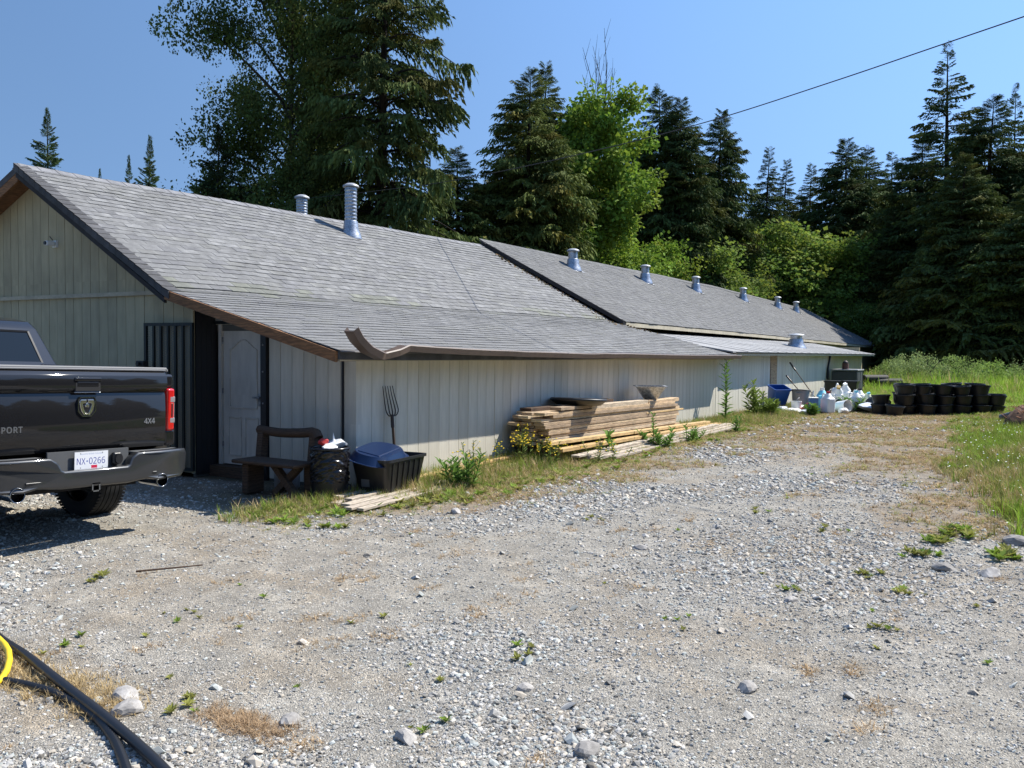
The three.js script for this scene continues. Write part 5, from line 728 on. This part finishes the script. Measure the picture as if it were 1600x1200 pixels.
const TONE = { dk: foliageM([0.062, 0.092, 0.027]), md: foliageM([0.085, 0.115, 0.032]), lt: foliageM([0.115, 0.145, 0.036]), far: foliageM([0.075, 0.12, 0.045]), fir: foliageM([0.042, 0.066, 0.03]) };
let turn = 0;
function conifer(kind, variant, u, v, h, rad, tone, label, group, name = 'cedar_tree') {
  const t = thing(name, label, 'tree', P(u, v, -0.05), group, (turn += 2.4)), p = CP[kind][variant % CP[kind].length]; t.scale.set(rad / 3, h / 15, rad / 3);
  part(t, 'trunk', p.trunk, M.bark); part(t, 'crown', p.crown, TONE[tone]); return t;
}
// broad-leaf clump, unit radius
function clumpPts(seed, n, size) { const r = rng(seed), pos = [], tri = (p, q, s) => pos.push(p.x, p.y, p.z, q.x, q.y, q.z, s.x, s.y, s.z); for (let i = 0; i < n; i++) { const p = new V3(r() - 0.5, r() - 0.5, r() - 0.5).normalize().multiplyScalar(Math.pow(r(), 0.5)), d = p.clone().setLength(0.6).add(new V3(r() - 0.5, r() - 0.75, r() - 0.5)).setLength(size * (0.6 + 0.8 * r())), w = new V3(r() - 0.5, r() - 0.2, r() - 0.5).cross(d).setLength(d.length() * 0.42); kite(tri, p, d, w, new V3(0, -0.2 * d.length() * (r() - 0.3), 0)); } return new Float32Array(pos); }
const clumps = [clumpPts(11, 46, 0.3), clumpPts(12, 42, 0.34), clumpPts(13, 46, 0.24)];
function broadProto(h, rad, o) {
  const r = rng(o.seed), items = [], low = o.low ?? 0.1, trunkTop = h * (o.trunkTo ?? 0.8), tr = [0, 0.35, 0.7, 1].map((f) => new V3((r() - 0.5) * 0.5 * f, f * trunkTop, (r() - 0.5) * 0.5 * f)), c = new THREE.CatmullRomCurve3(tr), n = o.limbs ?? 26, limbs = [];
  for (let k = 0; k < n; k++) {
    const g = (k + r() * 0.7) / n, f = lerp(low, 1, g), s = c.getPoint(Math.min(1, f * 0.98)), a = k * 2.4 + r(), L = rad * Math.max(0.25, Math.sqrt(Math.max(0.05, 1 - Math.pow(g * 1.05 - 0.35, 2) * 1.7))) * (0.7 + 0.5 * r()), rise = lerp(0.12, 1.0, g) + (r() - 0.5) * 0.35, e = s.clone().add(new V3(Math.cos(a) * L, L * rise, Math.sin(a) * L)); e.y = Math.min(e.y, h - 0.15);
    const m = s.clone().lerp(e, 0.5).add(new V3((r() - 0.5) * 0.4, 0.2 * L * r(), (r() - 0.5) * 0.4)); limbs.push(taperTube([s, m, e], 0.03 + 0.012 * L, 0.008, 7, 5));
    const lc = new THREE.CatmullRomCurve3([s, m, e]), nc = Math.round((o.clumps ?? 30) * (0.6 + 0.4 * L / rad)), lobes = Array.from({ length: 4 }, () => lc.getPoint(0.3 + 0.7 * r()).add(new V3((r() - 0.5) * L * 0.5, (r() - 0.5) * L * 0.25, (r() - 0.5) * L * 0.5)));
    for (let q = 0; q < nc; q++) { const p = q % 3 ? lobes[q % 4].clone() : lc.getPoint(0.25 + 0.75 * Math.sqrt(r())), sp = (o.spread ?? 0.42) * L * 0.4 + 0.15; p.add(new V3((r() + r() - 1) * sp, (r() + r() - 1) * sp * 0.6, (r() + r() - 1) * sp)); const sz = (o.size ?? 0.5) * (0.55 + 0.75 * r()), b = 0.7 + 0.6 * r(), yel = r(); items.push([TM(p, eul((r() - 0.5) * 2, r() * 6.28, (r() - 0.5) * 2), new V3(sz, sz * 0.8, sz)), [b * (1 + 0.5 * yel * yel), b * (1 + 0.1 * yel), b], o.leaf ?? Math.floor(r() * 2)]); }
  }
  return { h, rad, crown: baked(items, clumps), trunk: taperTube(tr, 0.06 + h * 0.012, 0.03, 16, 9), limbs: merge(limbs) };
}
const BP = [broadProto(12, 4, { seed: 171, limbs: 34, clumps: 34, size: 0.62, low: 0.04, spread: 0.7, trunkTo: 0.7 }), broadProto(9, 3.2, { seed: 172, limbs: 30, clumps: 34, size: 0.56, low: 0.04, spread: 0.7, trunkTo: 0.7 }), broadProto(15.6, 3.4, { seed: 60, limbs: 40, clumps: 36, size: 0.58, low: 0.1, spread: 0.6, trunkTo: 0.88, leaf: 1 }), broadProto(15.8, 4.1, { seed: 51, limbs: 60, clumps: 62, size: 0.5, low: 0.1, leaf: 2, spread: 0.8, trunkTo: 0.95 })];
const BT = { bright: foliageM([0.16, 0.26, 0.035], 0.35), sunny: foliageM([0.15, 0.24, 0.045], 0.38), green: foliageM([0.12, 0.2, 0.042], 0.38), airy: foliageM([0.075, 0.115, 0.03], 0.3), pale: foliageM([0.15, 0.19, 0.09], 0.35) };
function broadleaf(name, variant, u, v, h, rad, tone, label, group) {
  const p = BP[variant], t = thing(name, label, 'tree', P(u, v, -0.05), group, (turn += 2.4)); t.scale.set(rad / p.rad, h / p.h, rad / p.rad);
  part(t, 'trunk', p.trunk, M.barkPale); part(t, 'limbs', p.limbs, M.barkPale); part(t, 'crown', p.crown, BT[tone]); return t;
}
{
  [[49.5, 82.1, 24.3, 2.6, 'largest far spruce beyond the left end of the shed roof'], [53.5, 75.5, 19.9, 1.5, 'small slim far spruce left of the pair above the roof'], [54.5, 73.9, 21.8, 2.1, 'pointed far spruce right of the pair above the roof'], [58.2, 87.0, 20.6, 1.3, 'tip of a far spruce just showing over the roof ridge']].forEach(([u, v, h, rd, l]) => conifer('fir', 0, u, v, h, rd * 1.7, 'far', l, 'far spruces at the left', 'spruce_tree'));
  broadleaf('cottonwood_tree', 3, 26.4, 26.6, 18.6, 3.6, 'airy', 'tall airy cottonwood behind the shed at left');
  conifer('fir', 0, 23.2, 27.3, 10.2, 2.6, 'fir', 'dark fir in front of the tall cottonwood', null, 'fir_tree');
  conifer('open', 0, 26.4, 22.0, 20.5, 3.7, 'md', 'huge drooping cedar behind the two ribbed vents');
  [['cedar', 0, 31.1, 29.6, 15.9, 2.9, 'md', 'cedar between the cottonwood and the huge drooping cedar'], ['wide', 0, 35.4, 20.7, 14.6, 3.7, 'lt', 'full cedar left of the bright maple, the nearer of two'], ['wide', 1, 41.0, 23.0, 16.9, 3.5, 'md', 'pointed cedar top just right of the full cedar'], ['wide', 1, 32.9, 22.9, 10.8, 3.3, 'lt', 'short cedar filling the gap right of the huge drooping cedar'], ['wide', 0, 37.0, 23.8, 10.4, 3.2, 'lt', 'short cedar at the left foot of the full cedar'],
    ['wide', 0, 52.6, 21.3, 18.4, 4.0, 'dk', 'dark cedar right of the bright maple, the left of twin tops'], ['wide', 1, 52.5, 20.0, 17.4, 4.2, 'dk', 'dark broad cedar right of the maple, the right of twin tops'], ['wide', 0, 59.6, 19.8, 18.4, 3.9, 'dk', 'lone dark cedar spire where the cable meets the trees'],
    ['cedar', 0, 66.2, 18.2, 16.9, 3.6, 'dk', 'first small cedar spire right of the lone spire'], ['cedar', 3, 70.9, 18.1, 16.9, 3.6, 'dk', 'second small cedar spire right of the lone spire'], ['cedar', 1, 73.9, 17.0, 17.0, 3.7, 'dk', 'third small cedar spire right of the lone spire'], ['wide', 0, 71.3, 13.6, 18.0, 5.2, 'dk', 'broad rounded cedar above the far end of the long shed'], ['wide', 1, 76.3, 13.2, 18.4, 5.2, 'dk', 'cedar just right of the broad rounded cedar'], ['cedar', 2, 79.5, 11.8, 18.4, 4.4, 'dk', 'slim cedar tip at the low point of the right treeline'],
    ['wide', 0, 61.2, 3.4, 17.3, 5.0, 'dk', 'massive dark cedar at right in front of the thin hemlock'], ['wide', 1, 67.8, 7.9, 17.0, 5.2, 'dk', 'dark cedar left of the tallest sparse hemlock'], ['wide', 0, 62.9, -0.2, 15.6, 5.2, 'dk', 'dark cedar at the right edge of the picture'], ['wide', 1, 56.5, 4.6, 13.1, 4.3, 'md', 'lower dark cedar below the tallest hemlock'], ['wide', 0, 55, 1.0, 10.8, 4.2, 'md', 'low spreading cedar at the edge of the meadow'], ['wide', 1, 64.8, 9.4, 11.4, 3.2, 'dk', 'low cedar standing behind the end of the long shed']].forEach(([k, n, u, v, h, rd, t, l]) => conifer(k, n, u, v, h, rd, t, l));
  broadleaf('young_maple', 1, 30.2, 25.5, 7.6, 2.0, 'green', 'young broadleaf tree below the huge drooping cedar');
  const mp = broadleaf('maple_tree', 2, 41.3, 20.7, 15.4, 3.3, 'bright', 'bright green maple with bare twigs at its top'); mp.rotation.y = 0;
  { const r = rng(600), tw = []; for (let i = 0; i < 9; i++) { const a = r() * 6.28, s = new V3(-0.6 + r() * 0.8, 12 + r() * 1.5, 0.2 + r()), e = s.clone().add(new V3(Math.cos(a) * 0.9 - 0.2, 3.4 + r() * 1.4, Math.sin(a) * 0.8)); tw.push(taperTube([s, s.clone().lerp(e, 0.5).add(new V3(0.1, 0, 0.1)), e], 0.035, 0.008, 6, 5)); for (let k = 0; k < 4; k++) { const m = s.clone().lerp(e, 0.4 + 0.15 * k); tw.push(taperTube([m, m.clone().add(new V3((r() - 0.5) * 0.8, 0.7 + r() * 0.5, (r() - 0.5) * 0.8))], 0.014, 0.004, 3, 4)); } } part(mp, 'bare_twigs', merge(tw), M.barkPale); }
  conifer('hemlock', 0, 64.2, 6.1, 22.0, 4.6, 'dk', 'tallest sparse hemlock at right, open branched top', null, 'hemlock_tree'); conifer('hemlock', 0, 66.5, 2.3, 19.3, 2.8, 'dk', 'thin hemlock tip at the far right of the treeline', null, 'hemlock_tree');
  const rr = rng(4242); for (let i = 0; i < 16; i++) conifer('wide', i, 72 + rr() * 14, -10 + i * 2.1 + rr(), 9 + rr() * 4, 3.6, 'dk', 'dark cedar in the shaded wood behind the right-hand trees', 'cedars of the shaded wood');
  [[46, 25, 13], [36, 28, 9], [29, 32, 10], [60, 24, 14], [53, 26, 14], [66, 22, 14], [70, 20, 14], [76, 18, 15], [48, 23.5, 12]].forEach(([u, v, h], i) => conifer('wide', i, u, v, h, 3.8, 'dk', 'background cedar half hidden behind the trees along the shed', 'background cedars'));
  [[0, 64.8, 18.5, 12.8, 5.2, 'sunny', 'big sunlit maple rising behind the far roof vents'], [0, 65.3, 13.9, 11.2, 4.8, 'sunny', 'rounded sunlit maple above the far end of the long roof'], [1, 46.2, 20.0, 8.8, 2.9, 'bright', 'low bright maple at the foot of the twig-topped maple'], [1, 53.6, 19.6, 9.2, 3.7, 'sunny', 'low green maple behind the middle roof vents'], [1, 67.9, 11.5, 8.4, 3.0, 'green', 'smaller green maple left of the dark cedars'], [0, 59, 18.5, 8.2, 3.2, 'green', 'low green maple between the two big sunlit maples'], [1, 62.5, 11.5, 5.8, 2.6, 'green', 'leafy shrub maple hanging by the end of the shed roof']].forEach(([n, u, v, h, rd, t, l]) => broadleaf('maple_tree', n, u, v, h, rd, t, l));
  // trees behind the viewer, mirrored in the tailgate
  [[-6, -16], [0, -18], [5, -17], [10, -19], [13.5, -17], [17, -19], [20.5, -17], [24, -19], [28, -17], [32, -19]].forEach(([u, v], i) => conifer('wide', i, u, v, 10.5 + (i % 3), 3.6, 'dk', 'dark cedar across the yard behind the viewer', 'cedars across the yard'));
}
// bushes at the meadow edge
function bush(u, v, h, w, tone, label, seed) {
  const r = rng(seed), t = thing('leafy_bush', label, 'bush', P(u, v)), l = [], st = [];
  for (let k = 0; k < 9; k++) { const a = r() * 6.28; st.push(taperTube([new V3(0, 0, 0), new V3(Math.cos(a) * w * 0.3, h * 0.45, Math.sin(a) * w * 0.3), new V3(Math.cos(a) * w * 0.6, h * 0.75, Math.sin(a) * w * 0.6)], 0.02, 0.006, 5, 5)); }
  for (let k = 0; k < 190; k++) { const a = r() * 6.28, d = Math.sqrt(r()) * w, y = h * (0.08 + 0.92 * r()) * Math.sqrt(Math.max(0.05, 1 - (d / w) ** 2 * 0.9)), s = 0.26 * (0.6 + 0.7 * r()), b = 0.7 + 0.6 * r(); l.push([TM(new V3(Math.cos(a) * d, y, Math.sin(a) * d), eul(r() * 2, r() * 6, r() * 2), new V3(s, s, s)), [b, b, b], 2]); }
  part(t, 'stems', merge(st), M.barkPale); part(t, 'crown', baked(l, clumps), foliageM(tone, 0.35)); return t;
}
[[43.4, 6.0, 1.35, 1.0, [0.25, 0.34, 0.1], 'pale leafy bush at the far corner of the lean-to'], [42.2, 4.9, 1.75, 1.4, [0.27, 0.34, 0.13], 'pale bush second from the lean-to corner'], [43, 3.4, 1.5, 1.4, [0.25, 0.34, 0.1], 'pale bush third from the lean-to corner'], [44, 1.9, 1.35, 1.5, [0.23, 0.33, 0.08], 'dusty green bush in the middle of the meadow edge'], [44, 0.4, 1.6, 1.5, [0.25, 0.31, 0.13], 'grey green bush right of the meadow middle'], [42.5, -0.9, 1.9, 1.6, [0.24, 0.3, 0.1], 'tall pale bush at the right end of the meadow edge']].forEach(([u, v, h, w, t, l], i) => bush(u, v, h, w, t, l, 210 + i));

// ---------- grass ----------
function tuftGeo(seed, n, spread, curl, wid) { const r = rng(seed); return leafy((tri) => { for (let i = 0; i < n; i++) { const a = r() * 6.28, o = new V3(Math.cos(a) * spread * r(), 0, Math.sin(a) * spread * r()), d = r() * 6.28, h = 0.55 + 0.45 * r(), c = curl * (0.4 + r()), w = wid * (0.6 + 0.6 * r()), dx = Math.cos(d), dz = Math.sin(d), sx = -dz * w, sz = dx * w; const p = (t) => new V3(o.x + dx * c * t * t, h * t * (1 - 0.25 * c * t), o.z + dz * c * t * t), L = (t) => { const k = 1 - t * 0.75, q = p(t); return [new V3(q.x + sx * k, q.y, q.z + sz * k), new V3(q.x - sx * k, q.y, q.z - sz * k)]; }; const [a0, b0] = L(0), [a1, b1] = L(0.5), e = p(1); tri(a0, b0, a1); tri(b0, b1, a1); tri(a1, b1, e); } }); }
const tufts = [tuftGeo(1, 9, 0.22, 0.5, 0.022), tuftGeo(2, 8, 0.25, 0.8, 0.03), tuftGeo(3, 7, 0.16, 0.3, 0.016)];
// broad-leaf ground weed
const weedG = leafy((tri) => { const r = rng(5); for (let i = 0; i < 11; i++) { const a = i * 2.4, l = 0.5 + 0.5 * r(), d = new V3(Math.cos(a) * l, 0.25 + 0.75 * r(), Math.sin(a) * l); kite(tri, new V3(0, i * 0.03, 0), d, new V3(-Math.sin(a) * 0.2, 0.02, Math.cos(a) * 0.2), new V3(0, 0.12, 0)); } });
{
  const r = rng(99), G = [[], [], []], W = [];
  const green = () => { const b = 0.75 + 0.5 * r(); return lin(0.2 * b, 0.29 * b, 0.04 * b); }, straw = () => { const b = 0.7 + 0.6 * r(); return lin(0.5 * b, 0.38 * b, 0.2 * b); }, olive = () => { const b = 0.7 + 0.6 * r(); return lin(0.27 * b, 0.275 * b, 0.065 * b); }, lush = () => { const b = 0.8 + 0.5 * r(); return lin(0.3 * b, 0.46 * b, 0.05 * b); };
  const put = (u, v, s, h, c) => G[Math.floor(r() * 3)].push([TM(P(u, v, gh(u, v) - 0.005), eul((r() - 0.5) * 0.3, r() * 6.28, (r() - 0.5) * 0.3), new V3(s, h, s)), c]);
  // along the wall
  for (let k = 0; k < 26000; k++) { const u = 5.6 + Math.pow(r(), 1.25) * 22, v = 4.6 + r() * 2.4, c = cover(u, v), q = r(), x = r(); if (q > c.wall * 1.1 + c.dry * 0.12 || inShed(u, v)) continue; const e = c.edge, deep = sm(e - 0.1, e + 0.7, v); const h = lerp(0.045, 0.2, deep) * (0.55 + 0.9 * r()) * (u < 8 ? 0.75 : 1); put(u, v, 0.1 + h * 0.25, h, x < lerp(0.55, 0.3, deep) ? straw() : x < 0.62 ? olive() : green()); }
  // dry mown sward
  for (let k = 0; k < 56000; k++) { const u = 8 + r() * 24, v = -1 + r() * 8, c = cover(u, v); if (r() > c.dry * (0.7 + 2.4 * c.n2) || inShed(u, v) || c.meadow > 0.7) continue; const h = 0.025 + 0.05 * r(); { const b = 0.65 + 0.6 * r(); put(u, v, 0.1 + 0.12 * r(), h, r() < 0.72 ? lin(0.42 * b, 0.3 * b, 0.16 * b) : olive()); }; }
  // bank on the right
  for (let k = 0; k < 34000; k++) { const u = 8.5 + Math.pow(r(), 1.15) * 22, v = -4 + r() * 6.4, c = cover(u, v), x = r(); if (r() > c.bank) continue; const d = sm(2.2, -1, v), h = lerp(0.09, 0.34, d) * (0.6 + 0.8 * r()); put(u, v, 0.09 + h * 0.3, h, fbm(u * 0.9 + 5, v * 0.9 + 3, 2) > 0.52 - 0.1 * d ? (x < 0.3 ? olive() : x < 0.75 ? green() : lush()) : x < 0.42 ? straw() : x < 0.8 ? olive() : green()); }
  // meadow behind the pots
  for (let k = 0; k < 44000; k++) { const u = 27 + Math.pow(r(), 0.9) * 32, v = -9 + r() * 16.5, c = cover(u, v), x = r(); if (r() > c.meadow || inShed(u, v)) continue; const h = (u > 33 ? lerp(0.3, 1.05, r() * sm(33, 41, u)) : 0.16) * (0.7 + 0.6 * r()); put(u, v, 0.22 + h * 0.35, h, x < 0.14 ? straw() : x < 0.35 ? olive() : lush()); }
  G.forEach((l, i) => tag(instanced(scene, 'grass', tufts[i], FM.grass, l), ['green and straw-coloured grass along the wall and bank', 'longer curling grass of the meadow and verge', 'thin upright grass stems among the verge grass'][i], 'grass', null, 'stuff'));
  // low weeds in gravel and verge
  const wp = (u, v, s) => W.push([TM(P(u, v, gh(u, v)), eul((r() - 0.5) * 0.4, r() * 6.28, (r() - 0.5) * 0.4), new V3(s, s * 0.8, s)), r() < 0.45 ? green() : olive()]);
  for (let k = 0; k < 900; k++) { const u = 6 + Math.pow(r(), 1.3) * 16, v = 5 + r() * 1.9, c = cover(u, v); if (r() < c.wall && !inShed(u, v)) wp(u, v, 0.035 + 0.065 * r()); }
  for (let k = 0; k < 700; k++) { const u = 9 + r() * 18, v = -3 + r() * 5, c = cover(u, v); if (r() < c.bank) wp(u, v, 0.06 + 0.1 * r()); }
  for (const [u, v, s, n] of [[3.85, 5.86, 0.06, 4], [8.63, 0.8, 0.09, 14], [6.76, 0.8, 0.05, 6], [5.75, 0.8, 0.05, 4], [4.15, 2.43, 0.045, 5], [8.64, 1.71, 0.05, 5], [8.0, 0.9, 0.07, 10], [7.2, 1.1, 0.05, 7], [3.1, 2.3, 0.035, 4], [2.7, 3.4, 0.04, 6], [2.9, 4.7, 0.04, 5], [6.2, 5.7, 0.06, 6], [9.3, 2.6, 0.05, 5], [7.9, 3.9, 0.04, 5], [5.2, 1.9, 0.04, 4], [6.4, 1.5, 0.05, 5], [9.1, 0.7, 0.1, 14], [8.3, 0.35, 0.09, 10], [3.6, 4.6, 0.035, 5]]) for (let i = 0; i < n; i++) wp(u + (r() + r() - 1) * 0.22, v + (r() + r() - 1) * 0.18, s * (0.5 + 0.8 * r()));
  for (let k = 0; k < 60; k++) { const d = 2.6 + r() * 12, a = 0.5468 + (r() - 0.5) * 1.2, u = d * Math.cos(a), v = d * Math.sin(a); if (!inShed(u, v) && v < 5.6) wp(u, v, 0.02 + 0.025 * r()); }
  tag(instanced(scene, 'low_weeds', weedG, FM.broad, W), 'low green broad-leaved weeds sprouting in gravel and verge', 'weeds', null, 'stuff');
  // dry straw patches in the gravel
  const S = []; for (let k = 0; k < 240; k++) { const d = 2.3 + r() * 11, a = 0.5468 + (r() - 0.5) * 1.25, u = d * Math.cos(a), v = d * Math.sin(a), n = 4 + Math.floor(r() * 22); if (inShed(u, v) || v > 6 || fbm(u * 0.8 + 77, v * 0.8, 3) < 0.42) continue; for (let i = 0; i < n; i++) { const b = 0.75 + 0.5 * r(), h = 0.012 + 0.018 * r(); S.push([TM(P(u + (r() + r() - 1) * 0.17, v + (r() + r() - 1) * 0.09, gh(u, v) - 0.004), eul((r() - 0.5) * 0.5, r() * 6.28, (r() - 0.5) * 0.5), new V3(0.06, h * 1.4, 0.06)), lin(0.46 * b, 0.33 * b, 0.19 * b)]); } }
  for (let i = 0; i < 700; i++) { const b = 0.75 + 0.5 * r(), q = r(), u = 2.52 + (r() + r() - 1) * 0.22, v = lerp(3.6, 5.0, q) + (r() - 0.5) * 0.2; S.push([TM(P(u, v, gh(u, v) - 0.004), eul((r() - 0.5) * 0.6, r() * 6.28, (r() - 0.5) * 0.6), new V3(0.06, 0.03 + 0.04 * r(), 0.06)), lin(0.5 * b, 0.38 * b, 0.2 * b)]); }
  for (let i = 0; i < 420; i++) { const b = 0.75 + 0.5 * r(), u = 2.72 + (r() + r() - 1) * 0.13 , v = 3.05 + (r() + r() - 1) * 0.32; S.push([TM(P(u, v, gh(u, v) - 0.004), eul((r() - 0.5) * 0.6, r() * 6.28, (r() - 0.5) * 0.6), new V3(0.05, 0.03 + 0.02 * r(), 0.05)), lin(0.46 * b, 0.33 * b, 0.2 * b)]); }
  tag(instanced(scene, 'dry_grass', tufts[1], FM.grass, S), 'withered tan grass patches scattered in the gravel', 'dry grass', null, 'stuff');
  // tiny pale flowers in the bank
  const F = [], fg = new THREE.CircleGeometry(1, 6).rotateX(-1.2); for (let k = 0; k < 1500; k++) { const u = 9 + Math.pow(r(), 1.2) * 16, v = -3 + r() * 5, c = cover(u, v); if (r() > c.bank) continue; const d = sm(2.2, -1, v); F.push([TM(P(u, v, gh(u, v) + lerp(0.07, 0.24, d) * (0.7 + 0.6 * r())), eul((r() - 0.5), r() * 6.28, (r() - 0.5)), new V3(0.011, 0.011, 0.011).multiplyScalar(0.7 + 0.6 * r()))]); } tag(instanced(scene, 'small_flowers', fg, FM.white, F), 'tiny white flowers dotted through the right-hand bank', 'flowers', null, 'stuff');
}
// ---------- single plants ----------
function weedPlant(u, v, h, o) {
  const r = rng(o.seed), t = thing(o.name ?? 'tall_weed', o.label, 'plant', P(u, v, -0.01), o.group), n = o.stems ?? 1; const st = [], lf = [], fl = [];
  for (let k = 0; k < n; k++) {
    const a = r() * 6.28, sp = (o.spread ?? 0.1) * (k ? r() : 0.2), b = new V3(Math.cos(a) * sp * 0.4, 0, Math.sin(a) * sp * 0.4), hh = h * (k ? 0.6 + 0.4 * r() : 1), e = new V3(Math.cos(a) * sp, hh, Math.sin(a) * sp), c = new THREE.CatmullRomCurve3([b, b.clone().lerp(e, 0.5).add(new V3(0.02 * (r() - 0.5), 0, 0.02)), e]); st.push(taperTube([b, c.getPoint(0.5), e], o.stem ?? 0.009, 0.004, 8, 6));
    const m = o.leaves ?? 26; for (let i = 0; i < m; i++) { const f = (o.from ?? 0.05) + (1 - (o.from ?? 0.05)) * i / m, p = c.getPoint(f), da = i * 2.4 + r(), l = (o.leaf ?? 0.14) * lerp(1, 0.45, f) * (0.55 + 0.8 * r()), up = lerp(0.2, 0.9, f) + (r() - 0.5) * 0.4; lf.push([p, new V3(Math.cos(da) * l, l * up, Math.sin(da) * l), (o.narrow ?? 0.2)]); }
    if (o.flowers) for (let i = 0; i < o.flowers; i++) { const p = e.clone().add(new V3((r() + r() - 1) * 0.17, -r() * h * 0.3, (r() + r() - 1) * 0.17)), s = 0.008 + 0.008 * r(); fl.push(new THREE.IcosahedronGeometry(s, 0).scale(1.2, 0.6, 1.2).translate(p.x, p.y, p.z)); st.push(taperTube([e.clone().lerp(b, 0.25), p], 0.003, 0.002, 3, 4)); }
  }
  part(t, 'stem', merge(st), o.stemM ?? leafM(0.11, 0.15, 0.04, 0)); const c = o.tone ?? [0.13, 0.24, 0.045];
  part(t, 'leaves', leafy((tri) => { for (const [p, d, nw] of lf) kite(tri, p, d, new V3(-d.z, 0.01, d.x).setLength(d.length() * nw), new V3(0, d.length() * 0.12, 0)); }), leafM(c[0], c[1], c[2], 0.3));
  if (fl.length) part(t, 'flower_heads', merge(fl), FM.flower); return t;
}
weedPlant(20.4, 6.5, 1.5, { seed: 301, label: 'tallest single weed spike, standing at the end of the first wall', leaves: 34, leaf: 0.24, stem: 0.016, stems: 2, spread: 0.12 });
weedPlant(22.4, 6.4, 0.95, { seed: 302, label: 'leafy weed spike left of the blue recycling bin', leaves: 30, leaf: 0.26, stems: 5, spread: 0.4, tone: [0.19, 0.26, 0.06] });
weedPlant(22.9, 6.15, 0.45, { seed: 303, label: 'bushy weed against the foot of the blue recycling bin', leaves: 36, leaf: 0.26, stems: 8, spread: 0.45, tone: [0.17, 0.24, 0.05] });
weedPlant(14.3, 5.85, 0.62, { seed: 304, label: 'slender weed spike before the middle of the lumber stack', leaves: 30, leaf: 0.14, stems: 1 });
weedPlant(14.5, 5.8, 0.3, { seed: 305, label: 'low leafy weed clump before the middle of the lumber stack', leaves: 22, leaf: 0.15, stems: 9, spread: 0.5 });
weedPlant(15.8, 5.75, 0.3, { seed: 306, label: 'low weed clump before the right part of the lumber stack', leaves: 20, leaf: 0.14, stems: 6, spread: 0.35 });
weedPlant(12.7, 5.95, 0.42, { seed: 307, label: 'small weed with broad leaves before the lumber stack', leaves: 14, leaf: 0.2, stems: 1, narrow: 0.28 });
weedPlant(8.75, 6.0, 0.42, { seed: 308, label: 'leafy green weed just right of the black tub', leaves: 26, leaf: 0.16, stems: 7, spread: 0.3 });
weedPlant(18.2, 5.6, 0.35, { seed: 309, label: 'small weed clump near the right end of the bleached boards', leaves: 20, leaf: 0.14, stems: 4, spread: 0.25 });
weedPlant(24.2, 5.35, 0.3, { seed: 310, label: 'low green weed before the cyan jug', leaves: 24, leaf: 0.2, stems: 7, spread: 0.5 });
weedPlant(26.4, 4.9, 0.42, { seed: 311, label: 'green weed clump between the white containers', leaves: 26, leaf: 0.22, stems: 8, spread: 0.5 });
[[10.95, 6.5, 0.62, 'yellow-flowered ragwort at the left end of the lumber stack', 9, 10], [11.15, 6.15, 0.45, 'yellow-flowered ragwort in front of the ragwort by the stack', 7, 8], [9.6, 6.45, 0.5, 'thin yellow-flowered weed against the lit wall foot', 3, 5], [10.1, 6.4, 0.48, 'sparse yellow-flowered weed left of the lumber stack', 3, 5], [9.0, 6.1, 0.42, 'thin yellow-flowered weed right of the leafy weed', 3, 4], [11.9, 5.75, 0.4, 'thin flowering weed before the left boards', 4, 4], [12.3, 5.65, 0.34, 'small yellow-flowered weed before the bleached boards', 4, 4]].forEach(([u, v, h, l, n, f], i) => weedPlant(u, v, h, { name: 'flowering_weed', seed: 320 + i, label: l, stems: n, spread: 0.32, leaves: 12, leaf: 0.09, flowers: f, stem: 0.004, tone: [0.17, 0.23, 0.06], narrow: 0.13 }));

renderer.render(scene, camera);
